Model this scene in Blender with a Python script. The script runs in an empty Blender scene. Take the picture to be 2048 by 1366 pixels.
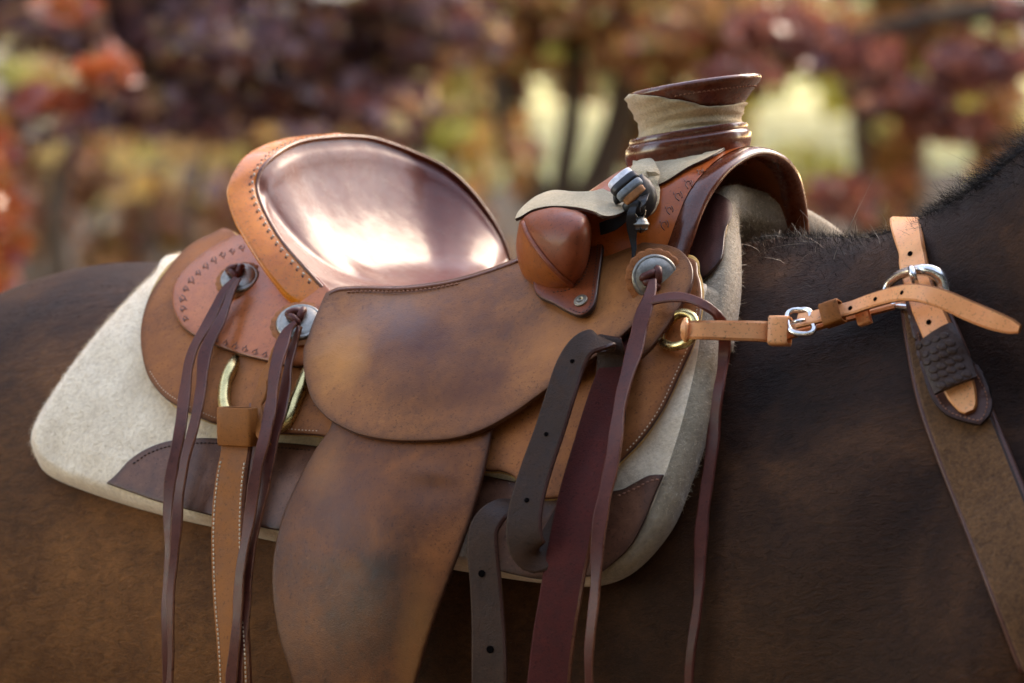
import bpy, bmesh, math, random
import numpy as np
from mathutils import Vector, Matrix
from mathutils.bvhtree import BVHTree
from mathutils.geometry import delaunay_2d_cdt

random.seed(7); rng = np.random.default_rng(7)
scene = bpy.context.scene
col = scene.collection

# ------------------------------------------------------------------ camera
TH = math.radians(34)      # the horse's axis turned out of the picture plane, head towards the camera
PITCH = math.radians(6)
FPX, DIST = 8533.0, 4.0
fw = np.array([0, math.cos(PITCH), -math.sin(PITCH)]); upv = np.array([0, math.sin(PITCH), math.cos(PITCH)]); rt = np.array([1.0, 0, 0])
CAM = np.array([0, 0, 1.40]) - DIST * fw
cd = bpy.data.cameras.new('camera'); cam = bpy.data.objects.new('camera', cd); col.objects.link(cam)
cam.location = CAM; cam.rotation_euler = (math.pi / 2 - PITCH, 0, 0)
cd.sensor_width = 36; cd.lens = 36 * FPX / 2048; cd.clip_start = 0.1; cd.clip_end = 400
cd.dof.use_dof = True; cd.dof.focus_distance = 3.74; cd.dof.aperture_fstop = 5.0
scene.camera = cam

# ------------------------------------------------------------------ sky, sun, exposure
SUN_EL, SUN_AZ = math.radians(36), math.radians(46)   # azimuth of where the light comes from, from +X towards +Y
world = bpy.data.worlds.new('World'); scene.world = world; world.use_nodes = True
wn = world.node_tree.nodes; wl = world.node_tree.links
sky = wn.new('ShaderNodeTexSky'); sky.sky_type = 'NISHITA'; sky.sun_disc = False
sky.sun_elevation = SUN_EL; sky.sun_rotation = math.pi / 2 - SUN_AZ
sky.air_density = 1.0; sky.dust_density = 0.5; sky.ozone_density = 0.0
wn['Background'].inputs[1].default_value = 0.15
wl.new(sky.outputs[0], wn['Background'].inputs[0])
sl = bpy.data.lights.new('sun', 'SUN'); sun = bpy.data.objects.new('sun', sl); col.objects.link(sun)
sl.energy = 0.5; sl.angle = math.radians(30); sl.color = (1.0, 0.95, 0.87)
sd = Vector((math.cos(SUN_EL) * math.cos(SUN_AZ), math.cos(SUN_EL) * math.sin(SUN_AZ), math.sin(SUN_EL)))
sun.rotation_euler = sd.to_track_quat('Z', 'Y').to_euler()
scene.view_settings.view_transform = 'Standard'; scene.view_settings.look = 'None'
scene.view_settings.gamma = 1.0; scene.view_settings.exposure = 2.92
scene.view_settings.use_white_balance = True; scene.view_settings.white_balance_temperature = 8700; scene.view_settings.white_balance_tint = 18
scene.cycles.max_bounces = 4; scene.cycles.use_denoising = True

# ------------------------------------------------------------------ coordinates
A = np.array([math.cos(TH), -math.sin(TH), 0]); N = np.array([math.sin(TH), math.cos(TH), 0]); Z = np.array([0, 0, 1.0])
def wc(s, t, z):
    s, t, z = np.broadcast_arrays(np.asarray(s, float), np.asarray(t, float), np.asarray(z, float))
    return s[..., None] * A + t[..., None] * N + z[..., None] * Z
def rdir(u, v):
    u = np.asarray(u, float); v = np.asarray(v, float)
    return fw + (u[..., None] - 1024) / FPX * rt + (683 - v[..., None]) / FPX * upv
def Pt(u, v, t):                      # point seen at (u, v) on the plane at lateral distance t from the spine
    d = rdir(u, v); k = (np.asarray(t, float) - CAM @ N) / (d @ N)
    return CAM + k[..., None] * d
def Pd(u, v, k):
    return CAM + np.asarray(k, float)[..., None] * rdir(u, v)
def hc(P): return P @ A, P @ N, P[..., 2]
def ci(x, xs, ys):
    xs = np.asarray(xs, float); ys = np.asarray(ys, float); x = np.clip(x, xs[0], xs[-1])
    m = np.gradient(ys, xs); i = np.clip(np.searchsorted(xs, x) - 1, 0, len(xs) - 2)
    h = xs[i + 1] - xs[i]; q = (x - xs[i]) / h
    return ((2*q**3 - 3*q**2 + 1) * ys[i] + (q**3 - 2*q**2 + q) * h * m[i] + (-2*q**3 + 3*q**2) * ys[i+1] + (q**3 - q**2) * h * m[i+1])

class Surf:                           # smooth barrel surface in horse coordinates
    def __init__(self, s, zt, w, zc, zb, q): self.s, self.zt, self.w, self.zc, self.zb, self.q = s, zt, w, zc, zb, q
    def g(self, P, h):
        s, t, z = hc(P)
        zt = ci(s, self.s, self.zt) + h; w = ci(s, self.s, self.w) + h; zc = ci(s, self.s, self.zc); zb = ci(s, self.s, self.zb) - h; q = ci(s, self.s, self.q)
        x = np.where(z > zc, (z - zc) / (zt - zc), (zc - z) / (zc - zb))
        return (np.abs(t) / w) ** q + x * x - 1
    def __call__(self, u, v, h=0.0):
        u = np.atleast_1d(np.asarray(u, float)); v = np.atleast_1d(np.asarray(v, float)); h = np.broadcast_to(np.asarray(h, float), u.shape)
        ks = np.linspace(3.1, 4.6, 64); G = np.stack([self.g(Pd(u, v, np.full(u.shape, k)), h) for k in ks])
        inside = G < 0; hit = inside.any(0); j = np.where(hit, inside.argmax(0), G.argmin(0))
        lo = ks[np.maximum(j - 1, 0)]; hi = ks[j]
        for _ in range(26):
            m = (lo + hi) / 2; b = self.g(Pd(u, v, m), h) < 0
            hi = np.where(b, m, hi); lo = np.where(b, lo, m)
        P = Pd(u, v, np.where(hit, hi, ks[j]))
        e = 1e-4; gr = np.stack([self.g(P + e * ax, h) - self.g(P - e * ax, h) for ax in np.eye(3)], -1)
        gr /= np.linalg.norm(gr, axis=-1, keepdims=True) + 1e-12
        return P, gr
BS = [-1.25, -1.1, -.9, -.7, -.5, -.3, -.1, .1, .25, .4, .55, .7, .85, .97]
body = Surf(BS, [1.08, 1.19, 1.30, 1.378, 1.450, 1.445, 1.43, 1.455, 1.508, 1.516, 1.49, 1.42, 1.30, 1.15],
            [.05, .17, .25, .29, .30, .29, .285, .275, .255, .245, .235, .21, .15, .05],
            [1.05, 1.08, 1.10, 1.10, 1.10, 1.10, 1.10, 1.10, 1.10, 1.10, 1.10, 1.10, 1.08, 1.05],
            [.95, .92, .88, .86, .84, .82, .80, .78, .77, .76, .78, .84, .92, .98],
            [2, 2, 2, 2, 2.0, 2.0, 1.9, 1.8, 1.6, 1.5, 1.6, 1.8, 2, 2])
lea = Surf([-.6, -.35, -.2, -.1, 0, .06, .15, .3, .45], [1.50, 1.495, 1.53, 1.548, 1.538, 1.532, 1.545, 1.565, 1.56], [.345, .338, .335, .335, .335, .332, .322, .30, .29],
           [1.1] * 9, [.7] * 9, [2, 1.9, 1.5, 1.42, 1.4, 1.4, 1.4, 1.4, 1.45])

# ------------------------------------------------------------------ mesh helpers
def parent_to(o, p):
    if p is not None:
        o.parent = p
        if p.type == 'EMPTY': o.matrix_parent_inverse = Matrix.Translation(p.location).inverted()
def tag(o, label=None, cat=None, group=None, kind=None):
    for k, v in (('label', label), ('category', cat), ('group', group), ('kind', kind)):
        if v: o[k] = v
    return o
def empty(name, loc, label, cat, group=None):
    o = bpy.data.objects.new(name, None); col.objects.link(o); o.location = loc; o.empty_display_size = .1
    return tag(o, label, cat, group)
def mesh(name, V, Fc, mats, parent=None, smooth=True, mi=None, auto=None):
    me = bpy.data.meshes.new(name); me.from_pydata([tuple(p) for p in V], [], [tuple(f) for f in Fc])
    for m in (mats if isinstance(mats, (list, tuple)) else [mats]): me.materials.append(m)
    if mi is not None: me.polygons.foreach_set('material_index', mi)
    bm = bmesh.new(); bm.from_mesh(me); bmesh.ops.recalc_face_normals(bm, faces=bm.faces); bm.to_mesh(me); bm.free()
    if smooth: me.polygons.foreach_set('use_smooth', [True] * len(me.polygons))
    if auto is not None: me.set_sharp_from_angle(angle=math.radians(auto))
    o = bpy.data.objects.new(name, me); col.objects.link(o); parent_to(o, parent)
    return o
def cr(pts, n, closed=False):          # Catmull-Rom, n points, evenly spaced along the path
    p = np.asarray(pts, float)
    if len(p) == 2 and not closed: return p[0] + np.linspace(0, 1, n)[:, None] * (p[1] - p[0])
    q = np.vstack([p[-1], p, p[0], p[1]]) if closed else np.vstack([2*p[0] - p[1], p, 2*p[-1] - p[-2]])
    out = []
    for i in range(len(q) - 3):
        a, b, c, d = q[i:i+4]; x = np.linspace(0, 1, 24, endpoint=False)[:, None]
        out.append(.5 * (2*b + (c-a)*x + (2*a-5*b+4*c-d)*x**2 + (3*b-a-3*c+d)*x**3))
    out.append(q[-2][None]); o = np.vstack(out)
    L = np.r_[0, np.cumsum(np.linalg.norm(np.diff(o, axis=0), axis=1))]
    w = np.linspace(0, L[-1], n + (1 if closed else 0))
    r = np.stack([np.interp(w, L, o[:, k]) for k in range(o.shape[1])], -1)
    return r[:-1] if closed else r
def outline(ctrl, step=6.0):           # closed outline; a third entry marks a corner
    pts = [np.array(c[:2], float) for c in ctrl]; cs = [i for i, c in enumerate(ctrl) if len(c) > 2]
    if not cs:
        L = sum(np.linalg.norm(pts[i] - pts[i-1]) for i in range(len(pts)))
        return cr(pts, max(12, int(L / step)), True)
    out = []
    for a, b in zip(cs, cs[1:] + [cs[0] + len(pts)]):
        seg = [pts[i % len(pts)] for i in range(a, b + 1)]
        L = sum(np.linalg.norm(seg[i+1] - seg[i]) for i in range(len(seg) - 1))
        out.append(cr(seg, max(2, int(L / step) + 1))[:-1])
    return np.vstack(out)
def inside_poly(p, poly):
    x, y = p[:, 0], p[:, 1]; c = np.zeros(len(p), bool); j = len(poly) - 1
    for i in range(len(poly)):
        xi, yi = poly[i]; xj, yj = poly[j]
        k = ((yi > y) != (yj > y)) & (x < (xj - xi) * (y - yi) / ((yj - yi) or 1e-9) + xi); c ^= k; j = i
    return c
def fill(poly, step):
    lo, hi = poly.min(0), poly.max(0)
    gx, gy = np.meshgrid(np.arange(lo[0], hi[0], step), np.arange(lo[1], hi[1], step)); gx = gx + (np.arange(gx.shape[0]) % 2)[:, None] * step / 2
    g = np.stack([gx.ravel(), gy.ravel()], -1); g = g[inside_poly(g, poly)]
    if len(g):
        d = np.min(np.linalg.norm(g[:, None] - poly[None], axis=-1), axis=1); g = g[d > step * .6]
    n = len(poly); v2 = [Vector(p) for p in np.vstack([poly, g])]
    r = delaunay_2d_cdt(v2, [(i, (i + 1) % n) for i in range(n)], [], 1, 1e-4)
    return np.array([tuple(p) for p in r[0]]), [tuple(f) for f in r[2]]
def orient(me_v, faces, ref=-fw):
    P = np.asarray(me_v); f = np.array(faces); nn = np.cross(P[f[:, 1]] - P[f[:, 0]], P[f[:, 2]] - P[f[:, 0]])
    return [tuple(reversed(x)) for x in faces] if (nn @ ref).sum() < 0 else faces
def sheet(name, ctrl, surf, h, th, mat, parent=None, edge=None, step=9.0, bump=None, bev=.45, ostep=6.0):
    poly = outline(ctrl, ostep); V2, Fc = fill(poly, step)
    hh = h(V2[:, 0], V2[:, 1]) if callable(h) else np.full(len(V2), h)
    if bump is not None: hh = hh + bump(V2[:, 0], V2[:, 1])
    P, _ = surf(V2[:, 0], V2[:, 1], hh)
    Fc = orient(P, Fc)
    me = bpy.data.meshes.new(name); me.from_pydata([tuple(p) for p in P], [], Fc)
    me.materials.append(mat); me.materials.append(edge or mat)
    me.polygons.foreach_set('use_smooth', [True] * len(me.polygons))
    o = bpy.data.objects.new(name, me); col.objects.link(o); parent_to(o, parent)
    dd = np.min(np.linalg.norm(V2[:, None] - poly[None], axis=-1), axis=1); at = me.attributes.new('rim', 'FLOAT', 'POINT'); at.data.foreach_set('value', np.exp(-dd / 9).astype(np.float32))
    m = o.modifiers.new('thickness', 'SOLIDIFY'); m.thickness = th; m.offset = 1; m.material_offset_rim = 1; m.use_even_offset = False
    if bev:
        b = o.modifiers.new('edge', 'BEVEL'); b.width = th * bev; b.segments = 2; b.limit_method = 'ANGLE'; b.angle_limit = math.radians(55); b.use_clamp_overlap = True
    return o
def frames(P, nrm):
    T = np.gradient(P, axis=0); T /= np.linalg.norm(T, axis=1, keepdims=True) + 1e-12
    S = np.cross(T, nrm); S /= np.linalg.norm(S, axis=1, keepdims=True) + 1e-12
    return T, S, np.cross(S, T)
def ribbon(name, P, nrm, w, th, mat, parent=None, crown=0.0, tipped=0.0, edge=None):
    P = np.asarray(P); n = len(P); w = np.broadcast_to(np.asarray(w, float), (n,)).copy()
    if tipped: w[-3:] *= np.array([.9, .6, .15])
    T, S, Nn = frames(P, nrm); e = th * .35
    prof = [(-.5, 0, 0, -1), (-.5, 0, 0, 1), (-.5, 1, e, 2), (-.25, 1, 0, 3), (0, 1, 0, 3), (.25, 1, 0, 3), (.5, 1, -e, 2), (.5, 0, 0, 1), (.5, 0, 0, -1), (.25, -1, 0, 3), (0, -1, 0, 3), (-.25, -1, 0, 3)]
    V = []
    for a, b, dx, kd in prof:
        hh = {-1: -th * .25, 1: th * .25, 2: th * .5, 3: th * .5 * b}[kd]
        if kd == 2: hh = th * .5
        V.append(P + S * (a * w + dx)[:, None] + Nn * (hh + crown * w * (1 - (2*a)**2))[:, None])
    m = len(prof); V = np.stack(V, 1).reshape(-1, 3); Fc = []; mi = []
    for i in range(n - 1):
        for j in range(m):
            k = (j + 1) % m; Fc.append((i*m + j, i*m + k, (i+1)*m + k, (i+1)*m + j)); mi.append(1 if j in (0, 1, 6, 7, 8, 11) and j in (0, 1, 7) else 0)
    Fc.append(tuple(range(m))); Fc.append(tuple((n-1)*m + j for j in reversed(range(m)))); mi += [1, 1]
    return mesh(name, V, Fc, [mat, edge or mat], parent, True, mi, auto=28)
def strap(name, pts, mat, parent, th=.003, n=60, crown=0.0, tipped=0.0, edge=None, surf=None):
    """pts: (u, v, surface, offset, width in pixels of the 2048 px frame)"""
    P = []; Nr = []; W = []
    for u, v, sf, h, w in pts:
        if sf == 'p': p, nr = h
        elif sf == 't': p = Pt(u, v, h); nr = -N * .97 + Z * .2
        else: p, nr = sf(u, v, h); p, nr = p[0], nr[0]
        P.append(p); Nr.append(nr); W.append(w * np.dot(p - CAM, fw) / FPX)
    X = cr(np.hstack([np.array(P), np.array(Nr) * 1e-6, np.array(W)[:, None] * 1e-3]), n)
    if name == 'saddle_string':
        ph = rng.uniform(0, 6.28, 4); x_ = np.linspace(0, 1, n); X[:, 6] *= 1 + .07 * np.sin(x_ * 31 + ph[0]) + .05 * np.sin(x_ * 67 + ph[1])
        X[:, :3] += (np.sin(x_ * 23 + ph[2]) * .0010 * np.clip(x_ * 6, 0, 1))[:, None] * rt; X[:, 3:6] += (.22e-6 * np.sin(x_ * 14 + ph[3]))[:, None] * rt
    return ribbon(name, X[:, :3], X[:, 3:6] * 1e6, X[:, 6] * 1e3, th, mat, parent, crown, tipped, edge), X
def tube(name, P, r, mat, parent=None, sides=8, closed=False, caps=True):
    P = np.asarray(P, float); n = len(P); r = np.broadcast_to(np.asarray(r, float), (n,))
    T = (np.roll(P, -1, 0) - np.roll(P, 1, 0)) if closed else np.gradient(P, axis=0)
    T /= np.linalg.norm(T, axis=1, keepdims=True) + 1e-12
    ref = np.array([.31, -.7, .64]); S = np.cross(T, ref); S /= np.linalg.norm(S, axis=1, keepdims=True) + 1e-9; B = np.cross(S, T)
    a = np.arange(sides) * 2 * math.pi / sides
    V = (P[:, None] + r[:, None, None] * (np.cos(a)[None, :, None] * S[:, None] + np.sin(a)[None, :, None] * B[:, None])).reshape(-1, 3)
    Fc = [(i*sides + j, i*sides + (j+1) % sides, ((i+1) % n)*sides + (j+1) % sides, ((i+1) % n)*sides + j) for i in range(n if closed else n-1) for j in range(sides)]
    if not closed and caps: Fc += [tuple(range(sides)), tuple((n-1)*sides + j for j in range(sides))]
    if name is None: return V, Fc
    return mesh(name, V, Fc, mat, parent)
def join(parts):
    V = []; Fc = []; k = 0
    for v, f in parts: V.append(np.asarray(v)); Fc += [tuple(i + k for i in x) for x in f]; k += len(v)
    return np.vstack(V), Fc
def lathe(prof, origin, axis, seg=40, ref=None, sx=1.0, sy=1.0, mod=None, shear=0.0):
    ax = np.asarray(axis, float); ax = ax / np.linalg.norm(ax); ref = A if ref is None else ref
    x = ref - ax * (ref @ ax); x /= np.linalg.norm(x); y = np.cross(ax, x)
    a = np.arange(seg) * 2 * math.pi / seg; V = []
    for r, z in prof:
        rr = r * (np.ones(seg) if mod is None else mod(a, r, z))
        V.append(np.asarray(origin) + ax * z + shear * z * A + (rr * np.cos(a) * sx)[:, None] * x + (rr * np.sin(a) * sy)[:, None] * y)
    n = len(prof); V = np.vstack(V)
    Fc = [(i*seg + j, i*seg + (j+1) % seg, (i+1)*seg + (j+1) % seg, (i+1)*seg + j) for i in range(n-1) for j in range(seg)]
    Fc += [tuple(range(seg)), tuple((n-1)*seg + j for j in range(seg))]
    return V, Fc
def pix_path(pts, surf, h, step=4.0):
    L = sum(math.dist(pts[i][:2], pts[i+1][:2]) for i in range(len(pts) - 1)); q = cr([p[:2] for p in pts], max(4, int(L / step)))
    return surf(q[:, 0], q[:, 1], h)
def stitches(name, pts, surf, h, mat, parent, gap=9.0, ln=5.5, r=.0007, path=None):
    if path is None: P, Nn = pix_path(pts, surf, h, 2.0)
    else: P, Nn = path
    L = np.r_[0, np.cumsum(np.linalg.norm(np.diff(P, axis=0), axis=1))]; g = gap / 2133; l = ln / 2133
    parts = []
    for a in np.arange(g / 2, L[-1] - l, g):
        w = np.linspace(a, a + l, 4); q = np.stack([np.interp(w, L, P[:, k]) for k in range(3)], -1)
        nn = np.array([np.interp(a, L, Nn[:, k]) for k in range(3)]); q[[0, 3]] -= nn * r * 1.2
        parts.append(tube(None, q, [r*.7, r, r, r*.7], None, sides=5))
    V, Fc = join(parts); o = mesh(name, V, Fc, mat, parent); o['kind'] = 'stuff'; return o
def bvh_surf(o):
    dg = bpy.context.evaluated_depsgraph_get(); dg.update(); e = o.evaluated_get(dg); me = e.to_mesh(); me.calc_loop_triangles()
    M = np.array(o.matrix_world); V = [tuple((M @ np.r_[np.array(v.co), 1])[:3]) for v in me.vertices]
    t = BVHTree.FromPolygons(V, [tuple(x.vertices) for x in me.loop_triangles]); e.to_mesh_clear()
    def f(u, v, h=0.0):
        u = np.atleast_1d(np.asarray(u, float)); v = np.atleast_1d(np.asarray(v, float)); h = np.broadcast_to(np.asarray(h, float), u.shape); P = []; Q = []
        for a, b, c in zip(u, v, h):
            d = rdir(a, b); d = d / np.linalg.norm(d); hit = t.ray_cast(Vector(CAM), Vector(d))
            if hit[0] is None:
                k = (0 - CAM @ fw) / (d @ fw); best = t.find_nearest(Vector(CAM + d * 3.85)); 
                for kk in np.linspace(3.4, 4.3, 60):
                    q = t.find_nearest(Vector(CAM + d * kk))
                    if q[3] < best[3]: best = q
                p = CAM + d * ((np.array(best[0]) - CAM) @ d); nn = np.array(best[1])
            else: p = np.array(hit[0]); nn = np.array(hit[1])
            if nn @ d > 0: nn = -nn
            P.append(p - d * (c / max(-(nn @ d), .35))); Q.append(nn)
        return np.array(P), np.array(Q)
    f.tree = t
    return f
def tsurf(fn):                         # surface given as lateral distance t at each pixel
    def f(u, v, h=0.0):
        u = np.atleast_1d(np.asarray(u, float)); v = np.atleast_1d(np.asarray(v, float)); t = fn(u, v) - np.asarray(h, float)
        P = Pt(u, v, t); e = 1.0
        a = Pt(u + e, v, fn(u + e, v)) - Pt(u - e, v, fn(u - e, v)); b = Pt(u, v + e, fn(u, v + e)) - Pt(u, v - e, fn(u, v - e))
        n = np.cross(a, b); n /= np.linalg.norm(n, axis=-1, keepdims=True); n = np.where(((n @ fw) > 0)[:, None], -n, n)
        return P, n
    return f

def keeper(name, u, v, t, ang, wpx, hpx, mat, parent, dep=.007):
    c = Pt(u, v, t); x = rt * math.cos(ang) - upv * math.sin(ang); x = x - N * (x @ N) * .6; x /= np.linalg.norm(x); nn = -N * .97 + Z * .2; y = np.cross(nn, x); y /= np.linalg.norm(y); nn = np.cross(x, y)
    a_ = np.linspace(0, 2 * math.pi, 28, endpoint=False); p_ = .28; cy = np.sign(np.cos(a_)) * np.abs(np.cos(a_)) ** p_ * hpx / 2133 / 2; cn = np.sign(np.sin(a_)) * np.abs(np.sin(a_)) ** p_ * dep
    R = np.array([c + x * (k_ * wpx / 2133 / 2) + (cy * f_)[:, None] * y + (cn * f_)[:, None] * nn for k_, f_ in ((-.98, .82), (-1, .95), (-.94, 1.0), (0, 1.015), (.94, 1.0), (1, .95), (.98, .82))])
    return mesh(name, *loft(R, False), mat, parent)

# ------------------------------------------------------------------ materials
def newmat(name):
    m = bpy.data.materials.new(name); m.use_nodes = True; nt = m.node_tree; b = nt.nodes['Principled BSDF']
    return m, nt, b
def nd(nt, t, **kw):
    n = nt.nodes.new(t)
    for k, v in kw.items():
        if hasattr(n, k): setattr(n, k, v)
        else: n.inputs[k.replace('_', ' ')].default_value = v
    return n
def c4(c): return (*c, 1)
def noise(nt, vec, scale, detail=4, rough=.55, dist=0.0):
    n = nd(nt, 'ShaderNodeTexNoise'); n.inputs['Scale'].default_value = scale; n.inputs['Detail'].default_value = detail
    n.inputs['Roughness'].default_value = rough; n.inputs['Distortion'].default_value = dist; nt.links.new(vec, n.inputs['Vector']); return n.outputs['Fac']
def ramp(nt, fac, stops):
    r = nd(nt, 'ShaderNodeValToRGB'); e = r.color_ramp.elements
    while len(e) < len(stops): e.new(.5)
    for x, (p, c) in zip(e, stops): x.position = p; x.color = c4(c) if len(c) == 3 else c
    nt.links.new(fac, r.inputs[0]); return r.outputs[0]
def mix(nt, fac, a, b, mode='MIX'):
    m = nd(nt, 'ShaderNodeMix', data_type='RGBA', blend_type=mode); L = nt.links
    for s, x in ((0, fac), (6, a), (7, b)):
        if isinstance(x, (int, float)): m.inputs[s].default_value = x
        elif isinstance(x, tuple): m.inputs[s].default_value = c4(x)
        else: L.new(x, m.inputs[s])
    return m.outputs[2]
def math_(nt, op, a, b=0.0):
    m = nd(nt, 'ShaderNodeMath', operation=op)
    for i, x in ((0, a), (1, b)):
        if isinstance(x, (int, float)): m.inputs[i].default_value = x
        else: nt.links.new(x, m.inputs[i])
    return m.outputs[0]
def spot(nt, vec, c, r, soft=1.0, wob=.25):   # 1 inside an ellipsoid round c (a stain or worn patch with its own place)
    mp = nd(nt, 'ShaderNodeMapping', vector_type='POINT'); nt.links.new(vec, mp.inputs[0])
    mp.inputs['Scale'].default_value = tuple(1 / x for x in r); mp.inputs['Location'].default_value = tuple(-c[i] / r[i] for i in range(3))
    l = nd(nt, 'ShaderNodeVectorMath', operation='LENGTH'); nt.links.new(mp.outputs[0], l.inputs[0])
    
    if 'wobble' not in nt: nt['wobble'] = 1; w_ = noise(nt, vec, 28, 4); w_.node.name = 'wobble'
    d = math_(nt, 'ADD', l.outputs['Value'], math_(nt, 'MULTIPLY', math_(nt, 'SUBTRACT', nt.nodes['wobble'].outputs['Fac'], .5), wob * 4))
    return ramp(nt, d, [(max(0, .5 - soft * .5), (1, 1, 1)), (min(1, .5 + soft * .5), (0, 0, 0))])
def leather(name, base, dark=None, light=None, rough=.5, coat=0.0, grain=900, gstr=.12, spots=(), coat_rough=.15, mott=.5, spec=.2, wrinkle=0.0, fine=0.25, polish=None):
    m, nt, b = newmat(name); L = nt.links
    tc = nd(nt, 'ShaderNodeTexCoord').outputs['Object']
    def rich(c):
        l_ = .3 * c[0] + .59 * c[1] + .11 * c[2]; r_ = [min(.85, max(.004, (l_ + (x - l_) * 1.18) * 1.22)) for x in c]; return (min(.85, r_[0] * 1.05), r_[1] * .90, r_[2] * .84)
    base = rich(base); dark = rich(dark) if dark else None; light = rich(light) if light else None; spots = [(a_, b_, rich(c_), d_) for a_, b_, c_, d_ in spots]
    dark = dark or tuple(x * .55 for x in base); light = light or tuple(min(1, x * 1.45) for x in base)
    n1 = noise(nt, tc, 14, 4, .6, .4); n2 = noise(nt, tc, 90, 4, .65)
    c = ramp(nt, n1, [(.28, dark), (.5, base), (.74, light)]); c = mix(nt, mott, base, c)
    c = mix(nt, fine, c, ramp(nt, n2, [(.35, tuple(x*.5 for x in base)), (.65, light)]))
    spk = ramp(nt, noise(nt, tc, 420, 2, .6), [(.33, (0, 0, 0)), (.40, (1, 1, 1))]); c = mix(nt, .42, c, mix(nt, 1.0, c, spk, 'MULTIPLY'))
    scf = ramp(nt, noise(nt, tc, 55, 8, .8, 1.5), [(.60, (0, 0, 0)), (.70, (1, 1, 1))]); c = mix(nt, math_(nt, 'MULTIPLY', scf, mott * .5), c, light)
    sm_ = nd(nt, 'ShaderNodeMapping'); L.new(tc, sm_.inputs[0]); sm_.inputs['Rotation'].default_value = (.5, .9, TH + .2); sm_.inputs['Scale'].default_value = (.07, 1, 1)
    scr = ramp(nt, noise(nt, sm_.outputs[0], 190, 3, .6, .3), [(.63, (0, 0, 0)), (.70, (1, 1, 1))]); c = mix(nt, math_(nt, 'MULTIPLY', scr, mott * .45), c, light)
    for cc, rr, colr, amt in spots:
        f = spot(nt, tc, cc, rr); c = mix(nt, math_(nt, 'MULTIPLY', f, amt), c, colr)
    ra = nd(nt, 'ShaderNodeAttribute', attribute_name='rim'); c = mix(nt, math_(nt, 'MULTIPLY', math_(nt, 'MULTIPLY', ra.outputs['Fac'], n1), 1.5), c, tuple(x * .45 for x in dark))
    L.new(c, b.inputs['Base Color'])
    r = nd(nt, 'ShaderNodeMapRange'); L.new(n2, r.inputs[0]); r.inputs[1].default_value = .3; r.inputs[2].default_value = .7
    r.inputs[3].default_value = max(.05, rough - .1); r.inputs[4].default_value = min(1, rough + .12); L.new(r.outputs[0], b.inputs['Roughness'])
    b.inputs['Specular IOR Level'].default_value = spec
    if polish: L.new(math_(nt, 'ADD', math_(nt, 'MULTIPLY', spot(nt, tc, polish[0], polish[1]), polish[2]), coat), b.inputs['Coat Weight'])
    b.inputs['Coat Weight'].default_value = coat; b.inputs['Coat Roughness'].default_value = coat_rough
    v = nd(nt, 'ShaderNodeTexVoronoi', feature='F1'); v.inputs['Scale'].default_value = grain; L.new(tc, v.inputs['Vector'])
    hgt = math_(nt, 'ADD', math_(nt, 'MULTIPLY', v.outputs['Distance'], .5), math_(nt, 'MULTIPLY', n2, 1.2))
    if wrinkle: hgt = math_(nt, 'ADD', hgt, math_(nt, 'MULTIPLY', noise(nt, tc, 45, 2, .6, 1.0), wrinkle))
    bp = nd(nt, 'ShaderNodeBump'); bp.inputs['Strength'].default_value = gstr; bp.inputs['Distance'].default_value = .002; L.new(hgt, bp.inputs['Height']); L.new(bp.outputs[0], b.inputs['Normal'])
    return m
def metal(name, c, rough=.25, spec=None):
    m, nt, b = newmat(name); tc = nd(nt, 'ShaderNodeTexCoord').outputs['Object']
    n = noise(nt, tc, 160, 5, .7); nt.links.new(ramp(nt, n, [(.3, tuple(x*.6 for x in c)), (.6, c)]), b.inputs['Base Color'])
    b.inputs['Metallic'].default_value = 1; r = nd(nt, 'ShaderNodeMapRange'); nt.links.new(noise(nt, tc, 400, 4, .7), r.inputs[0]); r.inputs[3].default_value = max(.05, rough - .12); r.inputs[4].default_value = rough + .18; nt.links.new(r.outputs[0], b.inputs['Roughness'])
    return m
def plain(name, c, rough=.6, spec=.4):
    m, nt, b = newmat(name); tc = nd(nt, 'ShaderNodeTexCoord').outputs['Object']
    nt.links.new(ramp(nt, noise(nt, tc, 220, 4, .6), [(.3, tuple(x*.7 for x in c)), (.7, tuple(min(1, x*1.2) for x in c))]), b.inputs['Base Color'])
    b.inputs['Roughness'].default_value = rough; b.inputs['Specular IOR Level'].default_value = spec; return m
def felt(name, base, dark, scale=300, big=25, fuzz=.35):
    m, nt, b = newmat(name); tc = nd(nt, 'ShaderNodeTexCoord').outputs['Object']
    a = noise(nt, tc, scale, 5, .7); g = noise(nt, tc, big, 5, .65, .5)
    c = mix(nt, .6, ramp(nt, g, [(.3, dark), (.62, base)]), ramp(nt, a, [(.3, dark), (.6, base)])); c = mix(nt, math_(nt, 'MULTIPLY', ramp(nt, noise(nt, tc, 9, 5, .7, .5), [(.50, (0, 0, 0)), (.72, (1, 1, 1))]), .55), c, dark); nt.links.new(c, b.inputs['Base Color'])
    b.inputs['Roughness'].default_value = .95; b.inputs['Specular IOR Level'].default_value = .1; b.inputs['Sheen Weight'].default_value = fuzz; b.inputs['Sheen Roughness'].default_value = .6
    v = math_(nt, 'ADD', a, math_(nt, 'MULTIPLY', g, 1.5)); bp = nd(nt, 'ShaderNodeBump'); bp.inputs['Strength'].default_value = .55; bp.inputs['Distance'].default_value = .003; nt.links.new(v, bp.inputs['Height']); nt.links.new(bp.outputs[0], b.inputs['Normal'])
    return m

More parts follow.
